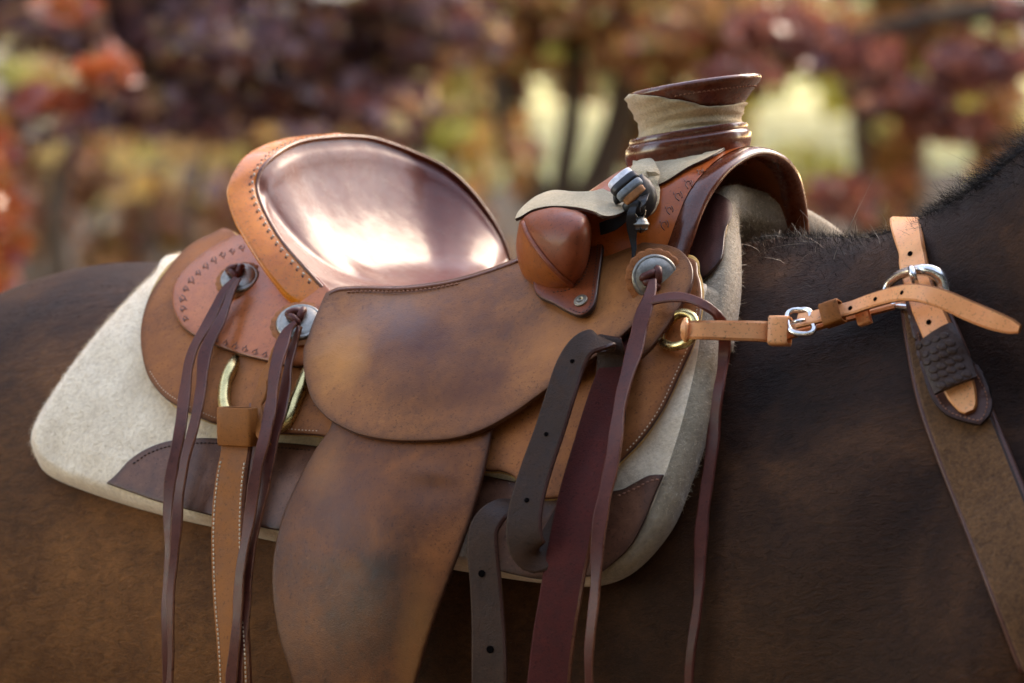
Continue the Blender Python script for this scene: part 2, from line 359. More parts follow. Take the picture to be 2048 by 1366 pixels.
def L3(u, v, h=0.01): return tuple(lea(u, v, h)[0][0])
M = {}
M['seat'] = leather('seat leather', (.080, .020, .015), (.050, .012, .009), (.12, .033, .024), rough=.6, coat=.46, coat_rough=.10, grain=1300, gstr=.03, mott=.5, fine=.1, wrinkle=.4)
def rubbed(m, lo, hi, warp):           # shine broken by rubbing along the saddle, and a surface that is not quite even
    nt = m.node_tree; b = nt.nodes['Principled BSDF']; tc = nd(nt, 'ShaderNodeTexCoord').outputs['Object']
    mp = nd(nt, 'ShaderNodeMapping'); mp.inputs['Rotation'].default_value = (0, 0, TH); mp.inputs['Scale'].default_value = (.16, 1, 1); nt.links.new(tc, mp.inputs[0])
    r = nd(nt, 'ShaderNodeMapRange'); nt.links.new(noise(nt, mp.outputs[0], 70, 5, .7), r.inputs[0]); r.inputs[1].default_value = .3; r.inputs[2].default_value = .7; r.inputs[3].default_value = lo; r.inputs[4].default_value = hi; nt.links.new(r.outputs[0], b.inputs['Coat Roughness'])
    bp = nd(nt, 'ShaderNodeBump'); bp.inputs['Strength'].default_value = 1; bp.inputs['Distance'].default_value = warp; nt.links.new(noise(nt, mp.outputs[0], 26, 3, .5), bp.inputs['Height']); nt.links.new(bp.outputs[0], b.inputs['Coat Normal'])
rubbed(M['seat'], .12, .32, .0009)
M['roll'] = leather('cantle roll leather', (.52, .175, .022), (.33, .095, .014), (.64, .26, .04), rough=.3, coat=.7, coat_rough=.15, grain=1200, gstr=.04, mott=.7)
M['jockey'] = leather('seat jockey leather', polish=(L3(775, 640), (.085, .06, .05), .75), base=(.19, .088, .042), dark=(.085, .038, .023), light=(.32, .155, .070), rough=.55, coat=.12, coat_rough=.3, spec=.15, grain=700, gstr=.22, mott=.7, wrinkle=1.0,
    spots=[(L3(880, 690), (.11, .11, .085), (.055, .024, .020), .97), (L3(960, 800), (.06, .06, .05), (.075, .033, .024), .9), (L3(1190, 580), (.05, .05, .05), (.42, .21, .10), .75), (L3(690, 740), (.035, .05, .06), (.46, .24, .10), .75), (L3(1120, 700), (.05, .05, .04), (.36, .17, .075), .6)])
M['skirt'] = leather('skirt leather', (.23, .100, .046), (.12, .050, .027), (.33, .155, .075), rough=.6, coat=.0, grain=800, gstr=.22, mott=.7)
M['rear'] = leather('rear jockey leather', (.35, .122, .055), (.24, .074, .033), (.45, .19, .09), rough=.36, coat=.35, coat_rough=.25, grain=1000, gstr=.06, mott=.6)
M['fender'] = leather('fender leather', polish=(L3(680, 1000), (.06, .05, .09), .12), base=(.105, .044, .021), dark=(.042, .019, .012), light=(.20, .085, .036), rough=.5, coat=.10, spec=.15, coat_rough=.3, grain=700, gstr=.18, mott=.85, wrinkle=1.0,
    spots=[(L3(770, 1200), (.065, .07, .09), (.012, .008, .006), .95), (L3(870, 980), (.045, .05, .03), (.055, .030, .024), .8), (L3(700, 1010), (.07, .07, .06), (.10, .050, .036), .6), (L3(850, 1330), (.03, .04, .09), (.26, .13, .05), .55), (L3(655, 940), (.03, .04, .04), (.28, .14, .06), .5)])
M['pommel'] = leather('pommel leather', (.27, .075, .032), (.16, .040, .019), (.38, .12, .042), rough=.36, coat=.4, coat_rough=.18, grain=1100, gstr=.05, mott=.8,
    spots=[(tuple(Pt(1310, 440, -.12)), (.05, .05, .06), (.36, .115, .03), .5)])
M['pod'] = leather('bucking roll leather', (.165, .050, .026), (.10, .028, .016), (.24, .078, .038), rough=.5, coat=.22, coat_rough=.25, grain=1200, gstr=.05, mott=.6)
M['pod2'] = leather('bucking roll side leather', (.22, .075, .026), (.14, .042, .017), (.30, .11, .038), rough=.48, coat=.22, coat_rough=.25, grain=1200, gstr=.05, mott=.6)
M['darkroll'] = leather('welt leather', (.075, .024, .014), (.035, .012, .009), (.14, .045, .022), rough=.26, coat=.7, coat_rough=.15, grain=1200, gstr=.05)
M['edge'] = leather('burnished leather edge', (.105, .045, .028), (.05, .022, .016), (.19, .09, .055), rough=.33, coat=.4, grain=600, gstr=.1)
M['edged'] = leather('dark leather edge', (.045, .022, .017), rough=.35, coat=.3, grain=600, gstr=.1)
M['string'] = leather('burgundy latigo string', (.060, .018, .014), (.032, .011, .009), (.10, .035, .025), rough=.45, coat=.12, coat_rough=.3, grain=900, gstr=.1, mott=.6)
M['latigo'] = leather('burgundy latigo', (.046, .012, .011), (.024, .007, .007), (.080, .023, .020), rough=.75, spec=.15, grain=600, gstr=.3, mott=.6)
M['blackstrap'] = leather('worn dark strap', (.024, .014, .010), (.012, .008, .006), (.052, .031, .021), rough=.62, spec=.2, grain=600, gstr=.25, mott=.8, wrinkle=1.5)
M['billet'] = leather('brown billet', (.20, .085, .032), (.13, .05, .022), (.27, .12, .05), rough=.55, grain=800, gstr=.15, mott=.5)
M['collar'] = leather('new russet strap', (.66, .33, .18), (.56, .24, .115), (.72, .40, .23), rough=.40, coat=.25, coat_rough=.3, grain=1000, gstr=.06, mott=.6, fine=.12)
M['collard'] = leather('stamped dark keeper leather', (.026, .015, .011), rough=.5, coat=.05, grain=500, gstr=.3, mott=.5)
M['collarb'] = leather('dark brown edging leather', (.062, .030, .023), rough=.45, coat=.15, grain=800, gstr=.15)
M['patch'] = leather('pad wear leather', (.115, .060, .042), (.050, .028, .023), (.22, .125, .085), rough=.42, coat=.2, coat_rough=.3, grain=700, gstr=.15, mott=.9, wrinkle=1.2)
M['lining'] = leather('gullet lining leather', (.12, .045, .022), rough=.6, grain=800, gstr=.1)
M['darkpatch'] = leather('dark withers leather', (.060, .028, .024), rough=.6, grain=700, gstr=.15, mott=.8)
M['stamp'] = plain('tooling shadow', (.17, .058, .032), .5)
M['thread'] = plain('pale thread', (.62, .50, .36), .7)
M['threadr'] = plain('brown thread', (.30, .13, .08), .7)
M['threadd'] = plain('dark thread', (.055, .022, .016), .7)
M['silver'] = metal('worn silver', (.30, .28, .245), .42)
M['steel'] = metal('nickel buckle', (.75, .73, .70), .2)
M['brass'] = metal('brass', (.66, .52, .24), .25)
M['dull'] = metal('dull screw', (.30, .25, .19), .45)
M['suede'] = felt('cream suede', (.58, .44, .26), (.30, .225, .13), 420, 36, .3)
M['felt'] = felt('cream wool felt', (.90, .75, .55), (.54, .41, .27), 260, 34, .4)
M['feltg'] = felt('grey worn shaded felt edge', (.33, .265, .18), (.16, .125, .08), 240, 40, .3)  # greyer worn wool, with the front edge's shade painted in
M['fleece'] = felt('golden fleece', (.60, .36, .08), (.34, .17, .03), 300, 60, .3)
M['wool'] = felt('brown woven wool', (.17, .078, .032), (.045, .022, .012), 300, 90, .1)
M['ribbon'] = plain('black ribbon', (.012, .012, .014), .45)
M['hole'] = plain('punched hole', (.004, .003, .003), .95, .0)
M['grey'] = plain('grey tape', (.20, .235, .26), .5)
M['white'] = plain('white tape', (.70, .70, .74), .5)
M['tan'] = plain('tan leather tab', (.45, .19, .075), .5)

# ------------------------------------------------------------------ horse
def loft(rings, close=True):
    n, m = rings.shape[:2]; V = rings.reshape(-1, 3)
    Fc = [(i*m + j, i*m + (j+1) % m, (i+1)*m + (j+1) % m, (i+1)*m + j) for i in range(n-1) for j in range(m)]
    if close: Fc += [tuple(range(m)), tuple((n-1)*m + j for j in range(m))]
    return V, Fc
def horse_coat():
    m, nt, b = newmat('dark bay coat'); L = nt.links; tc = nd(nt, 'ShaderNodeTexCoord').outputs['Object']
    mp = nd(nt, 'ShaderNodeMapping'); L.new(tc, mp.inputs[0]); mp.inputs['Rotation'].default_value = (0, math.radians(25), TH); mp.inputs['Scale'].default_value = (.16, 1, 1)
    fine = noise(nt, mp.outputs[0], 900, 4, .7, .6); mid = noise(nt, mp.outputs[0], 160, 4, .6, 1.0); big = noise(nt, tc, 7, 4, .6, .6)
    base = ramp(nt, big, [(.3, (.011, .0048, .0034)), (.5, (.030, .0120, .0062)), (.72, (.085, .035, .015))])
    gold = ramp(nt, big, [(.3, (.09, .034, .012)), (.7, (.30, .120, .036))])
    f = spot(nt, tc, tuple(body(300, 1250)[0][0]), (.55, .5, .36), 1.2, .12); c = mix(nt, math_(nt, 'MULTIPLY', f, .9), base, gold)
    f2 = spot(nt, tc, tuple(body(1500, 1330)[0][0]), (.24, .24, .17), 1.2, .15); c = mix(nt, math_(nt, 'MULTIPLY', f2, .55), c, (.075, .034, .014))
    c = mix(nt, .55, c, mix(nt, 1.0, c, ramp(nt, math_(nt, 'ADD', math_(nt, 'MULTIPLY', fine, .5), math_(nt, 'MULTIPLY', mid, .5)), [(.36, (.25, .25, .25)), (.64, (1.7, 1.6, 1.5))]), 'MULTIPLY'))
    L.new(c, b.inputs['Base Color']); b.inputs['Roughness'].default_value = .38; b.inputs['Specular IOR Level'].default_value = .10
    b.inputs['Sheen Weight'].default_value = .0; b.inputs['Sheen Roughness'].default_value = .4; b.inputs['Sheen Tint'].default_value = (.6, .55, .6, 1)
    hgt = math_(nt, 'ADD', fine, math_(nt, 'MULTIPLY', mid, 1.3)); bp = nd(nt, 'ShaderNodeBump'); bp.inputs['Strength'].default_value = .5; bp.inputs['Distance'].default_value = .0022; L.new(hgt, bp.inputs['Height']); L.new(bp.outputs[0], b.inputs['Normal'])
    return m
M['coat'] = horse_coat(); M['coathair'] = horse_coat(); M['coathair'].node_tree.nodes['Principled BSDF'].inputs['Roughness'].default_value = .38; M['coathair'].node_tree.nodes['Principled BSDF'].inputs['Specular IOR Level'].default_value = .2
for l_ in list(M['coathair'].node_tree.nodes['Principled BSDF'].inputs['Normal'].links): M['coathair'].node_tree.links.remove(l_)
def build_horse():
    parts = []
    ss = np.linspace(-1.245, .965, 70); a = np.linspace(0, 2 * math.pi, 48, endpoint=False); rings = []
    for s in ss:
        zt, w, zc, zb, q = (ci(s, BS, getattr(body, k)) for k in ('zt', 'w', 'zc', 'zb', 'q'))
        t = w * np.sign(np.cos(a)) * np.abs(np.cos(a)) ** (2 / q); z = np.where(np.sin(a) > 0, zc + (zt - zc) * np.sin(a), zc + (zc - zb) * np.sin(a))
        fl_ = np.exp(-((s + .62) / .2) ** 2) * np.clip((1.33 - z) / .2, 0, 1); sh = np.exp(-((s - .58) / .14) ** 2) * np.exp(-((z - 1.25) / .2) ** 2)
        t = t * (1 + .060 * fl_ * np.sin((s + z * .35) * 30) + .06 * sh * np.sin((s - z * .5) * 26 + 1.0))
        rings.append(wc(s, t, z))
    parts.append(loft(np.array(rings)))
    nk = cr([(.36, 1.20, .28, .15), (.60, 1.36, .235, .125), (.73, 1.48, .215, .11), (.95, 1.70, .18, .095), (1.15, 1.88, .16, .085), (1.25, 1.95, .13, .08)], 24); rings = []
    dn = np.gradient(nk[:, :2], axis=0); dn /= np.linalg.norm(dn, axis=1, keepdims=True)
    for (s, z, r, w), d in zip(nk, dn): rings.append(wc(s - d[1] * r * np.sin(a), w * np.sign(np.cos(a)) * np.abs(np.cos(a)) ** .85, z + d[0] * r * np.sin(a)))
    parts.append(loft(np.array(rings)))
    hd = cr([(1.14, 1.96, .13, .085), (1.27, 1.86, .135, .085), (1.42, 1.68, .10, .065), (1.56, 1.50, .075, .055), (1.62, 1.42, .05, .045)], 16); rings = []
    dn = np.gradient(hd[:, :2], axis=0); dn /= np.linalg.norm(dn, axis=1, keepdims=True)
    for (s, z, r, w), d in zip(hd, dn): rings.append(wc(s - d[1] * r * np.sin(a), w * np.cos(a), z + d[0] * r * np.sin(a)))
    parts.append(loft(np.array(rings)))
    for t in (-.065, .065): parts.append(tube(None, wc([1.10, 1.105, 1.12], [t, t * 1.15, t * 1.1], [1.98, 2.05, 2.13]), [.035, .032, .008], None, 10))
    for t in (-.13, .13):
        parts.append(tube(None, wc([.56, .57, .56, .57, .57, .57, .60, .61], [t] * 8, [1.12, .95, .75, .50, .30, .13, .06, .0]), [.13, .105, .075, .055, .040, .038, .055, .06], None, 14))
        parts.append(tube(None, wc([-.72, -.70, -.80, -.92, -.93, -.90, -.85, -.84], [t] * 8, [1.20, .98, .80, .60, .40, .14, .06, 0]), [.18, .14, .095, .06, .045, .042, .055, .06], None, 14))
    V, Fc = join(parts)
    o = mesh('horse', V, Fc, M['coat'])
    tag(o, 'dark bay horse with glossy brown coat standing under the western saddle', 'horse')
    r = o.modifiers.new('skin', 'REMESH'); r.mode = 'VOXEL'; r.voxel_size = .014; r.use_smooth_shade = True
    sm = o.modifiers.new('smooth', 'SMOOTH'); sm.factor = .5; sm.iterations = 14
    return o
horse = build_horse()
hsurf = bvh_surf(horse)

def hairs(name, roots, dirs, lens, mat, parent, w=.0006, bend=.3, seed=1, seg=4):
    g = np.random.default_rng(seed); n = len(roots); side = np.cross(dirs, g.normal(size=(n, 3))); side /= np.linalg.norm(side, axis=1, keepdims=True) + 1e-9
    bd = np.cross(dirs, side) * bend * g.normal(size=(n, 1)); V = np.zeros((n, seg * 2 + 1, 3))
    for k in range(seg + 1):
        x = k / seg; p = roots + dirs * (lens * x)[:, None] + (bd - np.array([0, 0, .25]) * abs(bend)) * (lens * x * x)[:, None]
        if k < seg: V[:, 2*k] = p - side * w * (1 - x * .8) / 2; V[:, 2*k+1] = p + side * w * (1 - x * .8) / 2
        else: V[:, 2*seg] = p
    m = seg * 2 + 1; b = (np.arange(n) * m)[:, None]
    quads = np.concatenate([b + np.array([2*k, 2*k+1, 2*k+3, 2*k+2]) for k in range(seg - 1)]); tris = b + np.array([2*seg-2, 2*seg-1, 2*seg])
    me = bpy.data.meshes.new(name); nq, ntr = len(quads), len(tris)
    me.vertices.add(n * m); me.vertices.foreach_set('co', V.reshape(-1))
    me.loops.add(nq * 4 + ntr * 3); me.loops.foreach_set('vertex_index', np.r_[quads.reshape(-1), tris.reshape(-1)].astype(np.int32))
    me.polygons.add(nq + ntr); me.polygons.foreach_set('loop_start', np.r_[np.arange(nq) * 4, nq * 4 + np.arange(ntr) * 3].astype(np.int32))
    me.update(); me.validate(); me.materials.append(mat); me.polygons.foreach_set('use_smooth', [True] * len(me.polygons))
    o = bpy.data.objects.new(name, me); col.objects.link(o); parent_to(o, parent); o['kind'] = 'stuff'
    return o
M['hair'] = plain('black mane hair', (.010, .008, .008), .55, .2)
M['hairp'] = plain('pale backlit stray hair', (.34, .27, .20), .6)  # pale tone paints backlight into the stray withers hairs

# ------------------------------------------------------------------ felt pad
pad = empty('saddle_pad', tuple(wc(0, 0, 1.43)), 'thick cream wool felt saddle pad with brown leather wear patches under the saddle', 'saddle pad')
padI = [(365, 512), (300, 560), (200, 670), (120, 780), (76, 860), (84, 908), (135, 938), (230, 970), (330, 1005), (450, 1035), (560, 1055), (700, 1075), (850, 1100), (1000, 1125), (1100, 1138), (1180, 1130), (1235, 1105), (1290, 1040), (1322, 970), (1345, 905), (1365, 840), (1385, 760), (1397, 700), (1402, 640), (1410, 595), (1412, 568), (1330, 575), (1150, 600), (900, 640), (650, 640), (460, 590)]
padO = [(368, 508), (298, 556), (195, 665), (112, 775), (64, 862), (72, 915), (105, 955), (215, 998), (330, 1032), (450, 1060), (560, 1085), (700, 1105), (850, 1130), (1000, 1155), (1100, 1168), (1200, 1172), (1275, 1140), (1345, 1060), (1385, 965), (1415, 880), (1438, 800), (1452, 720), (1464, 660), (1470, 615), (1462, 572), (1335, 566), (1150, 590), (900, 630), (650, 630), (460, 580)]
padI.insert(26, (1380, 570)); padO.insert(26, (1400, 564)); n_ = min(len(padI), len(padO)); padI = padI[:n_]; padO = padO[:n_]
def build_pad():
    n = 260; U = cr([list(i) + list(o) for i, o in zip(padI, padO)], n, True); I2, O2 = U[:, :2], U[:, 2:]
    rings = []
    for x in np.linspace(0, 1, 7)[:-1]:
        fr, hr = 1 - math.cos(x * math.pi / 2), math.sin(x * math.pi / 2)
        q = O2 + (I2 - O2) * fr; rings.append(body(q[:, 0], q[:, 1], .002 + .034 * hr)[0])
    V2, Fc = fill(I2, 10.0); hh = .036 + .0012 * np.sin(V2[:, 0] * .031 + 1.3 * np.sin(V2[:, 1] * .023)) * np.cos(V2[:, 1] * .027)
    hh[:n] = .036
    P = body(V2[:, 0], V2[:, 1], hh)[0]; V = np.vstack(rings + [P]); k = len(rings); base = k * n
    F2 = [tuple(i + base for i in f) for f in Fc]
    for r in range(k):
        for j in range(n):
            a_, b_ = r*n + j, r*n + (j+1) % n; c_, d_ = ((r+1)*n + (j+1) % n, (r+1)*n + j)
            F2.append((a_, b_, c_, d_))
    # arch of the front edge over the withers
    path = np.array([(1455, 690, -.150), (1464, 640, -.132), (1472, 590, -.112), (1475, 540, -.090), (1475, 485, -.060), (1472, 440, -.032), (1476, 408, -.004), (1500, 410, .03), (1545, 424, .062), (1600, 444, .098), (1660, 476, .132), (1715, 520, .16)], float)
    Q = cr(np.array([Pt(*p) for p in path]), 44); s, t, z = hc(Q); dt, dz = np.gradient(t), np.gradient(z); ln = np.hypot(dt, dz)
    nr = (-dz / ln)[:, None] * N + (dt / ln)[:, None] * Z; th = .036
    prof = [(-.14, -.9), (-.05, -.1), (-.016, .42), (-.006, .46), (.001, .25), (.001, -.25), (-.006, -.46), (-.016, -.5), (-.14, -1.4)]
    R = np.stack([Q + A * a_ + nr * (b_ * th) for a_, b_ in prof], 1)
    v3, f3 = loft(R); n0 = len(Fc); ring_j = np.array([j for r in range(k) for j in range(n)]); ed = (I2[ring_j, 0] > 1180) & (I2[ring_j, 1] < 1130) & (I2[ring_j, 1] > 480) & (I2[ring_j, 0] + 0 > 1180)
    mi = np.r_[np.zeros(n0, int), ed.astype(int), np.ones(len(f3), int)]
    V, F2 = join([(V, F2), (v3, f3)])
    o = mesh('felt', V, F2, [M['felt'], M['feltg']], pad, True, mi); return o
felt_o = build_pad(); psurf = bvh_surf(felt_o)
pp = sheet('wear_patch', [(214, 968, 1), (235, 950), (262, 921), (300, 897), (350, 882), (420, 878), (520, 884), (620, 892), (690, 905, 1), (690, 1075, 1), (560, 1062), (440, 1036), (330, 1008), (270, 988)], lambda u, v, h: body(u, v, h), .0375, .003, M['patch'], pad, M['edged'])
stitches('stitching', [(262, 930), (300, 905), (350, 890), (420, 886), (520, 892), (620, 900)], lambda u, v, h: body(u, v, h), .041, M['threadd'], pp)
pf = sheet('wear_patch', [(1330, 950, 1), (1300, 952), (1272, 966), (1235, 982), (1150, 985), (1040, 966), (950, 948, 1), (940, 1125, 1), (1030, 1150), (1100, 1160), (1195, 1152, 1), (1225, 1130), (1262, 1095), (1290, 1045), (1312, 990)], lambda u, v, h: body(u, v, h), .0375, .003, M['patch'], pad, M['edged'])
stitches('stitching', [(1322, 958), (1300, 962), (1272, 976), (1235, 992)], lambda u, v, h: body(u, v, h), .041, M['threadr'], pf, 10, 6, .0009)

sheet('wear_patch', [(1352, 505), (1378, 440), (1415, 392), (1450, 398), (1462, 425), (1452, 470), (1446, 515), (1425, 545), (1395, 565), (1360, 560)], psurf, .003, .003, M['darkpatch'], pad, M['edged'], 8)
# ------------------------------------------------------------------ saddle
sad = empty('western_saddle', tuple(wc(0, 0, 1.48)), 'worn brown leather western saddle with tall wrapped horn on the horse', 'saddle')
skirt_px = [(463, 466), (420, 478), (376, 502), (334, 550), (302, 598), (286, 653), (286, 705), (299, 756), (325, 792), (354, 814), (399, 837), (440, 852), (500, 862), (576, 871), (650, 876), (800, 905), (960, 942), (1005, 946), (1032, 958), (1046, 985), (1090, 1000), (1150, 990), (1210, 955), (1248, 922), (1290, 878), (1330, 820), (1366, 745), (1390, 690), (1403, 640), (1407, 595), (1400, 555), (1375, 520), (1200, 540), (900, 640), (650, 640), (520, 520)]
skirt = sheet('skirt', skirt_px, lea, 0.0, .005, M['skirt'], sad, M['edge'], 10)
cx, cy = 850, 720
fl = [(u + 4 * (u - cx) / math.hypot(u - cx, v - cy), v + 5 * (v - cy) / math.hypot(u - cx, v - cy)) for u, v in skirt_px[3:]]
fl = [(u + 10, v - 6) if u < 345 else (u, v) for u, v in fl if u < 1420]
sheet('fleece_lining', [(470, 474), (424, 486), (384, 512)] + fl, lea, -.009, .008, M['fleece'], skirt, None, 12)
stitches('stitching', [(298, 740), (325, 778), (360, 803), (405, 825), (440, 838), (500, 849), (576, 858), (640, 862)], lea, .0052, M['thread'], skirt, 8, 4, .0005)
stitches('stitching', [(1250, 905), (1282, 870), (1320, 815), (1354, 742), (1378, 688), (1391, 640), (1396, 600)], lea, .0052, M['thread'], skirt, 8, 4.5, .0006)
rearj = sheet('rear_jockey', [(485, 476), (425, 502), (376, 541), (352, 573), (347, 605), (354, 637), (376, 666), (418, 689), (476, 711), (537, 727), (600, 738), (640, 720), (690, 640), (640, 560), (540, 500)], lea, lambda u, v: .0065 + 0 * u, .005, M['rear'], sad, M['edge'], 9)
def tooling(name, marks, surf, h, parent, r=.0006):
    parts = []
    for u, v, ang, k in marks:
        ang += random.uniform(-.25, .25); k *= random.uniform(.85, 1.15); ca, sa = math.cos(ang), math.sin(ang)
        for arc in ([(-8, 3), (-4, -5), (2, -6), (5, -1), (1, 2)], [(-2, 6), (4, 5), (9, 0)], [(0, -9), (4, -11)]):
            pts = [(u + k * (x * ca - y * sa), v + k * (x * sa + y * ca)) for x, y in arc]
            P, Nn = pix_path(pts, surf, h, 2.5); parts.append(tube(None, P, r, None, sides=5))
    V, Fc = join(parts); o = mesh(name, V, Fc, M['stamp'], parent); o['kind'] = 'stuff'
bp_ = cr([(480, 492), (430, 512), (386, 548), (365, 578), (360, 605), (366, 634)], 11)
tg = np.gradient(bp_, axis=0); marks = [(p[0] + 4, p[1] + 3, math.atan2(d[1], d[0]), .75) for p, d in zip(bp_, tg)]
bq = cr([(432, 683), (476, 699), (530, 714)], 6); marks += [(p[0], p[1] - 4, .25, .7) for p in bq]
tooling('tooling', marks, lea, .0117, rearj, .0007)
jk = [(655, 592, 1), (646, 612), (630, 650), (618, 685), (611, 705), (612, 745), (626, 798), (654, 836), (689, 858), (730, 875), (790, 885), (860, 886), (920, 880), (975, 862), (1030, 832), (1075, 800), (1110, 775), (1150, 750), (1190, 722), (1230, 692), (1262, 664), (1284, 640, 1), (1288, 690), (1284, 721, 1), (1310, 695), (1340, 655), (1368, 612), (1384, 580), (1389, 555), (1384, 531), (1366, 509), (1340, 498), (1300, 493), (1270, 490), (1237, 480), (1206, 464, 1), (1150, 468), (1090, 494), (1037, 523, 1), (987, 542), (924, 561), (861, 573), (798, 579), (735, 578), (681, 581)]
def jh(u, v): return .016 + .010 * np.exp(-((u - 800) / 150) ** 2 - ((v - 760) / 110) ** 2) + .0012 * np.sin(u * .02 + v * .013) + .004 * np.clip((v - 820) / 70, 0, 1)
jock = sheet('seat_jockey', jk, lea, jh, .005, M['jockey'], sad, M['edge'], 8)
tube('edge_roll', pix_path([(658, 590), (681, 581), (735, 578), (798, 579), (861, 573), (924, 561), (987, 542), (1037, 523)], lea, jh(*np.array([(850, 570)]).T)[0] + .006, 8)[0], .0022, M['edge'], jock)
stitches('stitching', [(690, 584), (735, 582), (798, 583), (861, 577), (924, 565)], lea, .0235, M['threadr'], jock, 9, 6, .0008)
fend = sheet('fender', [(690, 830), (660, 868), (630, 910), (598, 970), (572, 1030), (555, 1095), (549, 1150), (552, 1210), (562, 1270), (580, 1330), (604, 1400), (640, 1480), (680, 1545), (790, 1560), (815, 1450), (835, 1366), (868, 1250), (905, 1150), (935, 1070), (957, 1000), (973, 940), (986, 870), (990, 815), (840, 790)], lea,
    lambda u, v: .010 + .014 * np.exp(-((u - 790) / 140) ** 2 - ((v - 1080) / 260) ** 2) + .0022 * np.exp(-((u - 865) / 42) ** 2 - ((v - 950 - (u - 865) * .2) / 13) ** 2) - .0015 * np.exp(-((u - 862) / 55) ** 2 - ((v - 985) / 24) ** 2) + .001 * np.exp(-((u - 700) / 70) ** 2 - ((v - 1115) / 22) ** 2),
    .005, M['fender'], sad, M['edge'], 9)

# seat, cantle
rimc = [(656, 590, -.175), (635, 567, -.1745), (609, 538, -.173), (568, 491, -.167), (540, 447, -.158), (521, 406, -.148), (514, 372, -.137), (524, 340, -.125), (552, 312, -.098), (584, 293, -.062), (621, 282, -.030), (669, 277, .008), (703, 276, .035), (754, 282, .073), (829, 309, .120), (892, 340, .144), (939, 381, .157), (980, 435, .167), (1006, 482, .172), (1020, 525, .175)]
rim = cr(np.array([Pt(*p) for p in rimc]), 90)
nearpx = cr([(656, 590), (681, 581), (735, 578), (798, 579), (861, 573), (924, 561), (987, 542), (1037, 523), (1090, 498), (1140, 475)], 40)
near = lea(nearpx[:, 0], nearpx[:, 1], .017)[0]
far = near.copy(); sN, tN, zN = hc(near); far = wc(sN, -tN, zN)
front = np.array([near[-1] * (1 - x) + far[-1] * x - Z * .004 * math.sin(math.pi * x) for x in np.linspace(0, 1, 12)])[1:-1]
B = np.vstack([rim, far[1:], front[::-1], near[::-1][:-1]]); nB = len(B)
ex = np.r_[np.full(len(rim), 3.4), np.full(nB - len(rim), 1.2)]
for _ in range(14): ex = (np.roll(ex, 1) + ex + np.roll(ex, -1)) / 3
Pc = wc(-.065, 0, 1.449)
def seat_pt(r):
    q = Pc + (B - Pc) * r; q[:, 2] = Pc[2] + (B[:, 2] - Pc[2]) * r ** ex - .0015 * (r > .985); q[:, 2] += .0022 * math.exp(-((r - .962) / .014) ** 2) * np.clip(ex - 1.2, 0, 1); return q
rr = np.r_[np.linspace(.02, .9, 26), .92, .935, .948, .962, .976, .988, 1.0]
V = np.vstack([seat_pt(r) for r in rr]); Fc = [(i*nB + j, i*nB + (j+1) % nB, (i+1)*nB + (j+1) % nB, (i+1)*nB + j) for i in range(len(rr)-1) for j in range(nB)] + [tuple(range(nB))]
seat = mesh('seat', V, Fc, M['seat'], sad)
outc = [(640, 614, -.183), (609, 620, -.190), (571, 596, -.195), (530, 545, -.195), (499, 498, -.190), (470, 447, -.180), (455, 400, -.168), (457, 368, -.155), (483, 321, -.122), (521, 296, -.086), (571, 280, -.045), (640, 273, .0), (690, 272, .030)]
Oc = [Pt(*p) for p in outc] + [Pt(*p) + A * -.018 + N * .006 - Z * .010 for p in rimc[13:]]
Ic = [Pt(*p) for p in rimc]
nr_ = 110
IO = cr(np.hstack([np.array(Ic), np.array(Oc)]), nr_); I3, O3 = IO[:, :3], IO[:, 3:]
outw = O3 - I3; upn = -fw * .75 + Z * .66; upn = upn / np.linalg.norm(upn)
wid = np.linalg.norm(outw, axis=1)[:, None]
inw = N[None] * np.where((O3 @ N) < 0, 1, -1)[:, None] * np.minimum(1, np.abs(O3 @ N) / .12)[:, None]
rings = [I3 - upn * .003, I3 + upn * .001, I3 + outw * .04 + upn * .0028]
for x in (.15, .3, .45, .6, .75, .88, .96): rings.append(I3 + outw * x + upn * (.0028 + .20 * wid * x * (1 - x) * .8))
rings += [O3, O3 + inw * .004 - upn * .003 - Z * .002, O3 + inw * .016 - upn * .004 - Z * .005, O3 + inw * .03 - Z * .010 - A * .004]
roll = mesh('cantle_roll', *loft(np.stack(rings, 1), True), M['roll'], sad)
back0 = rings[-1]; sb, tb, zb_ = hc(back0); back1 = wc(sb + .02, tb * .94, np.minimum(zb_ - .01, 1.46)); back2 = wc(sb + .05, tb * .9, 1.42)
mesh('cantle_back', *loft(np.stack([back0, (back0 + back1) / 2, back1, back2, I3 - A * .004 - Z * .012], 1), True), M['rear'], sad)
tube('bead', I3 + upn * .0022, .0019, M['edge'], roll)
for x, g, l, m_, r_ in ((.16, 19, 8, 'thread', .0011), (.24, 19, 6, 'threadd', .0009)):
    pth = (I3 + outw * x + upn * (.0030 + .16 * wid * x * (1 - x)))[3:66]; stitches('stitching', None, None, 0, M[m_], roll, g, l, r_, (pth, np.repeat(upn[None], len(pth), 0)))

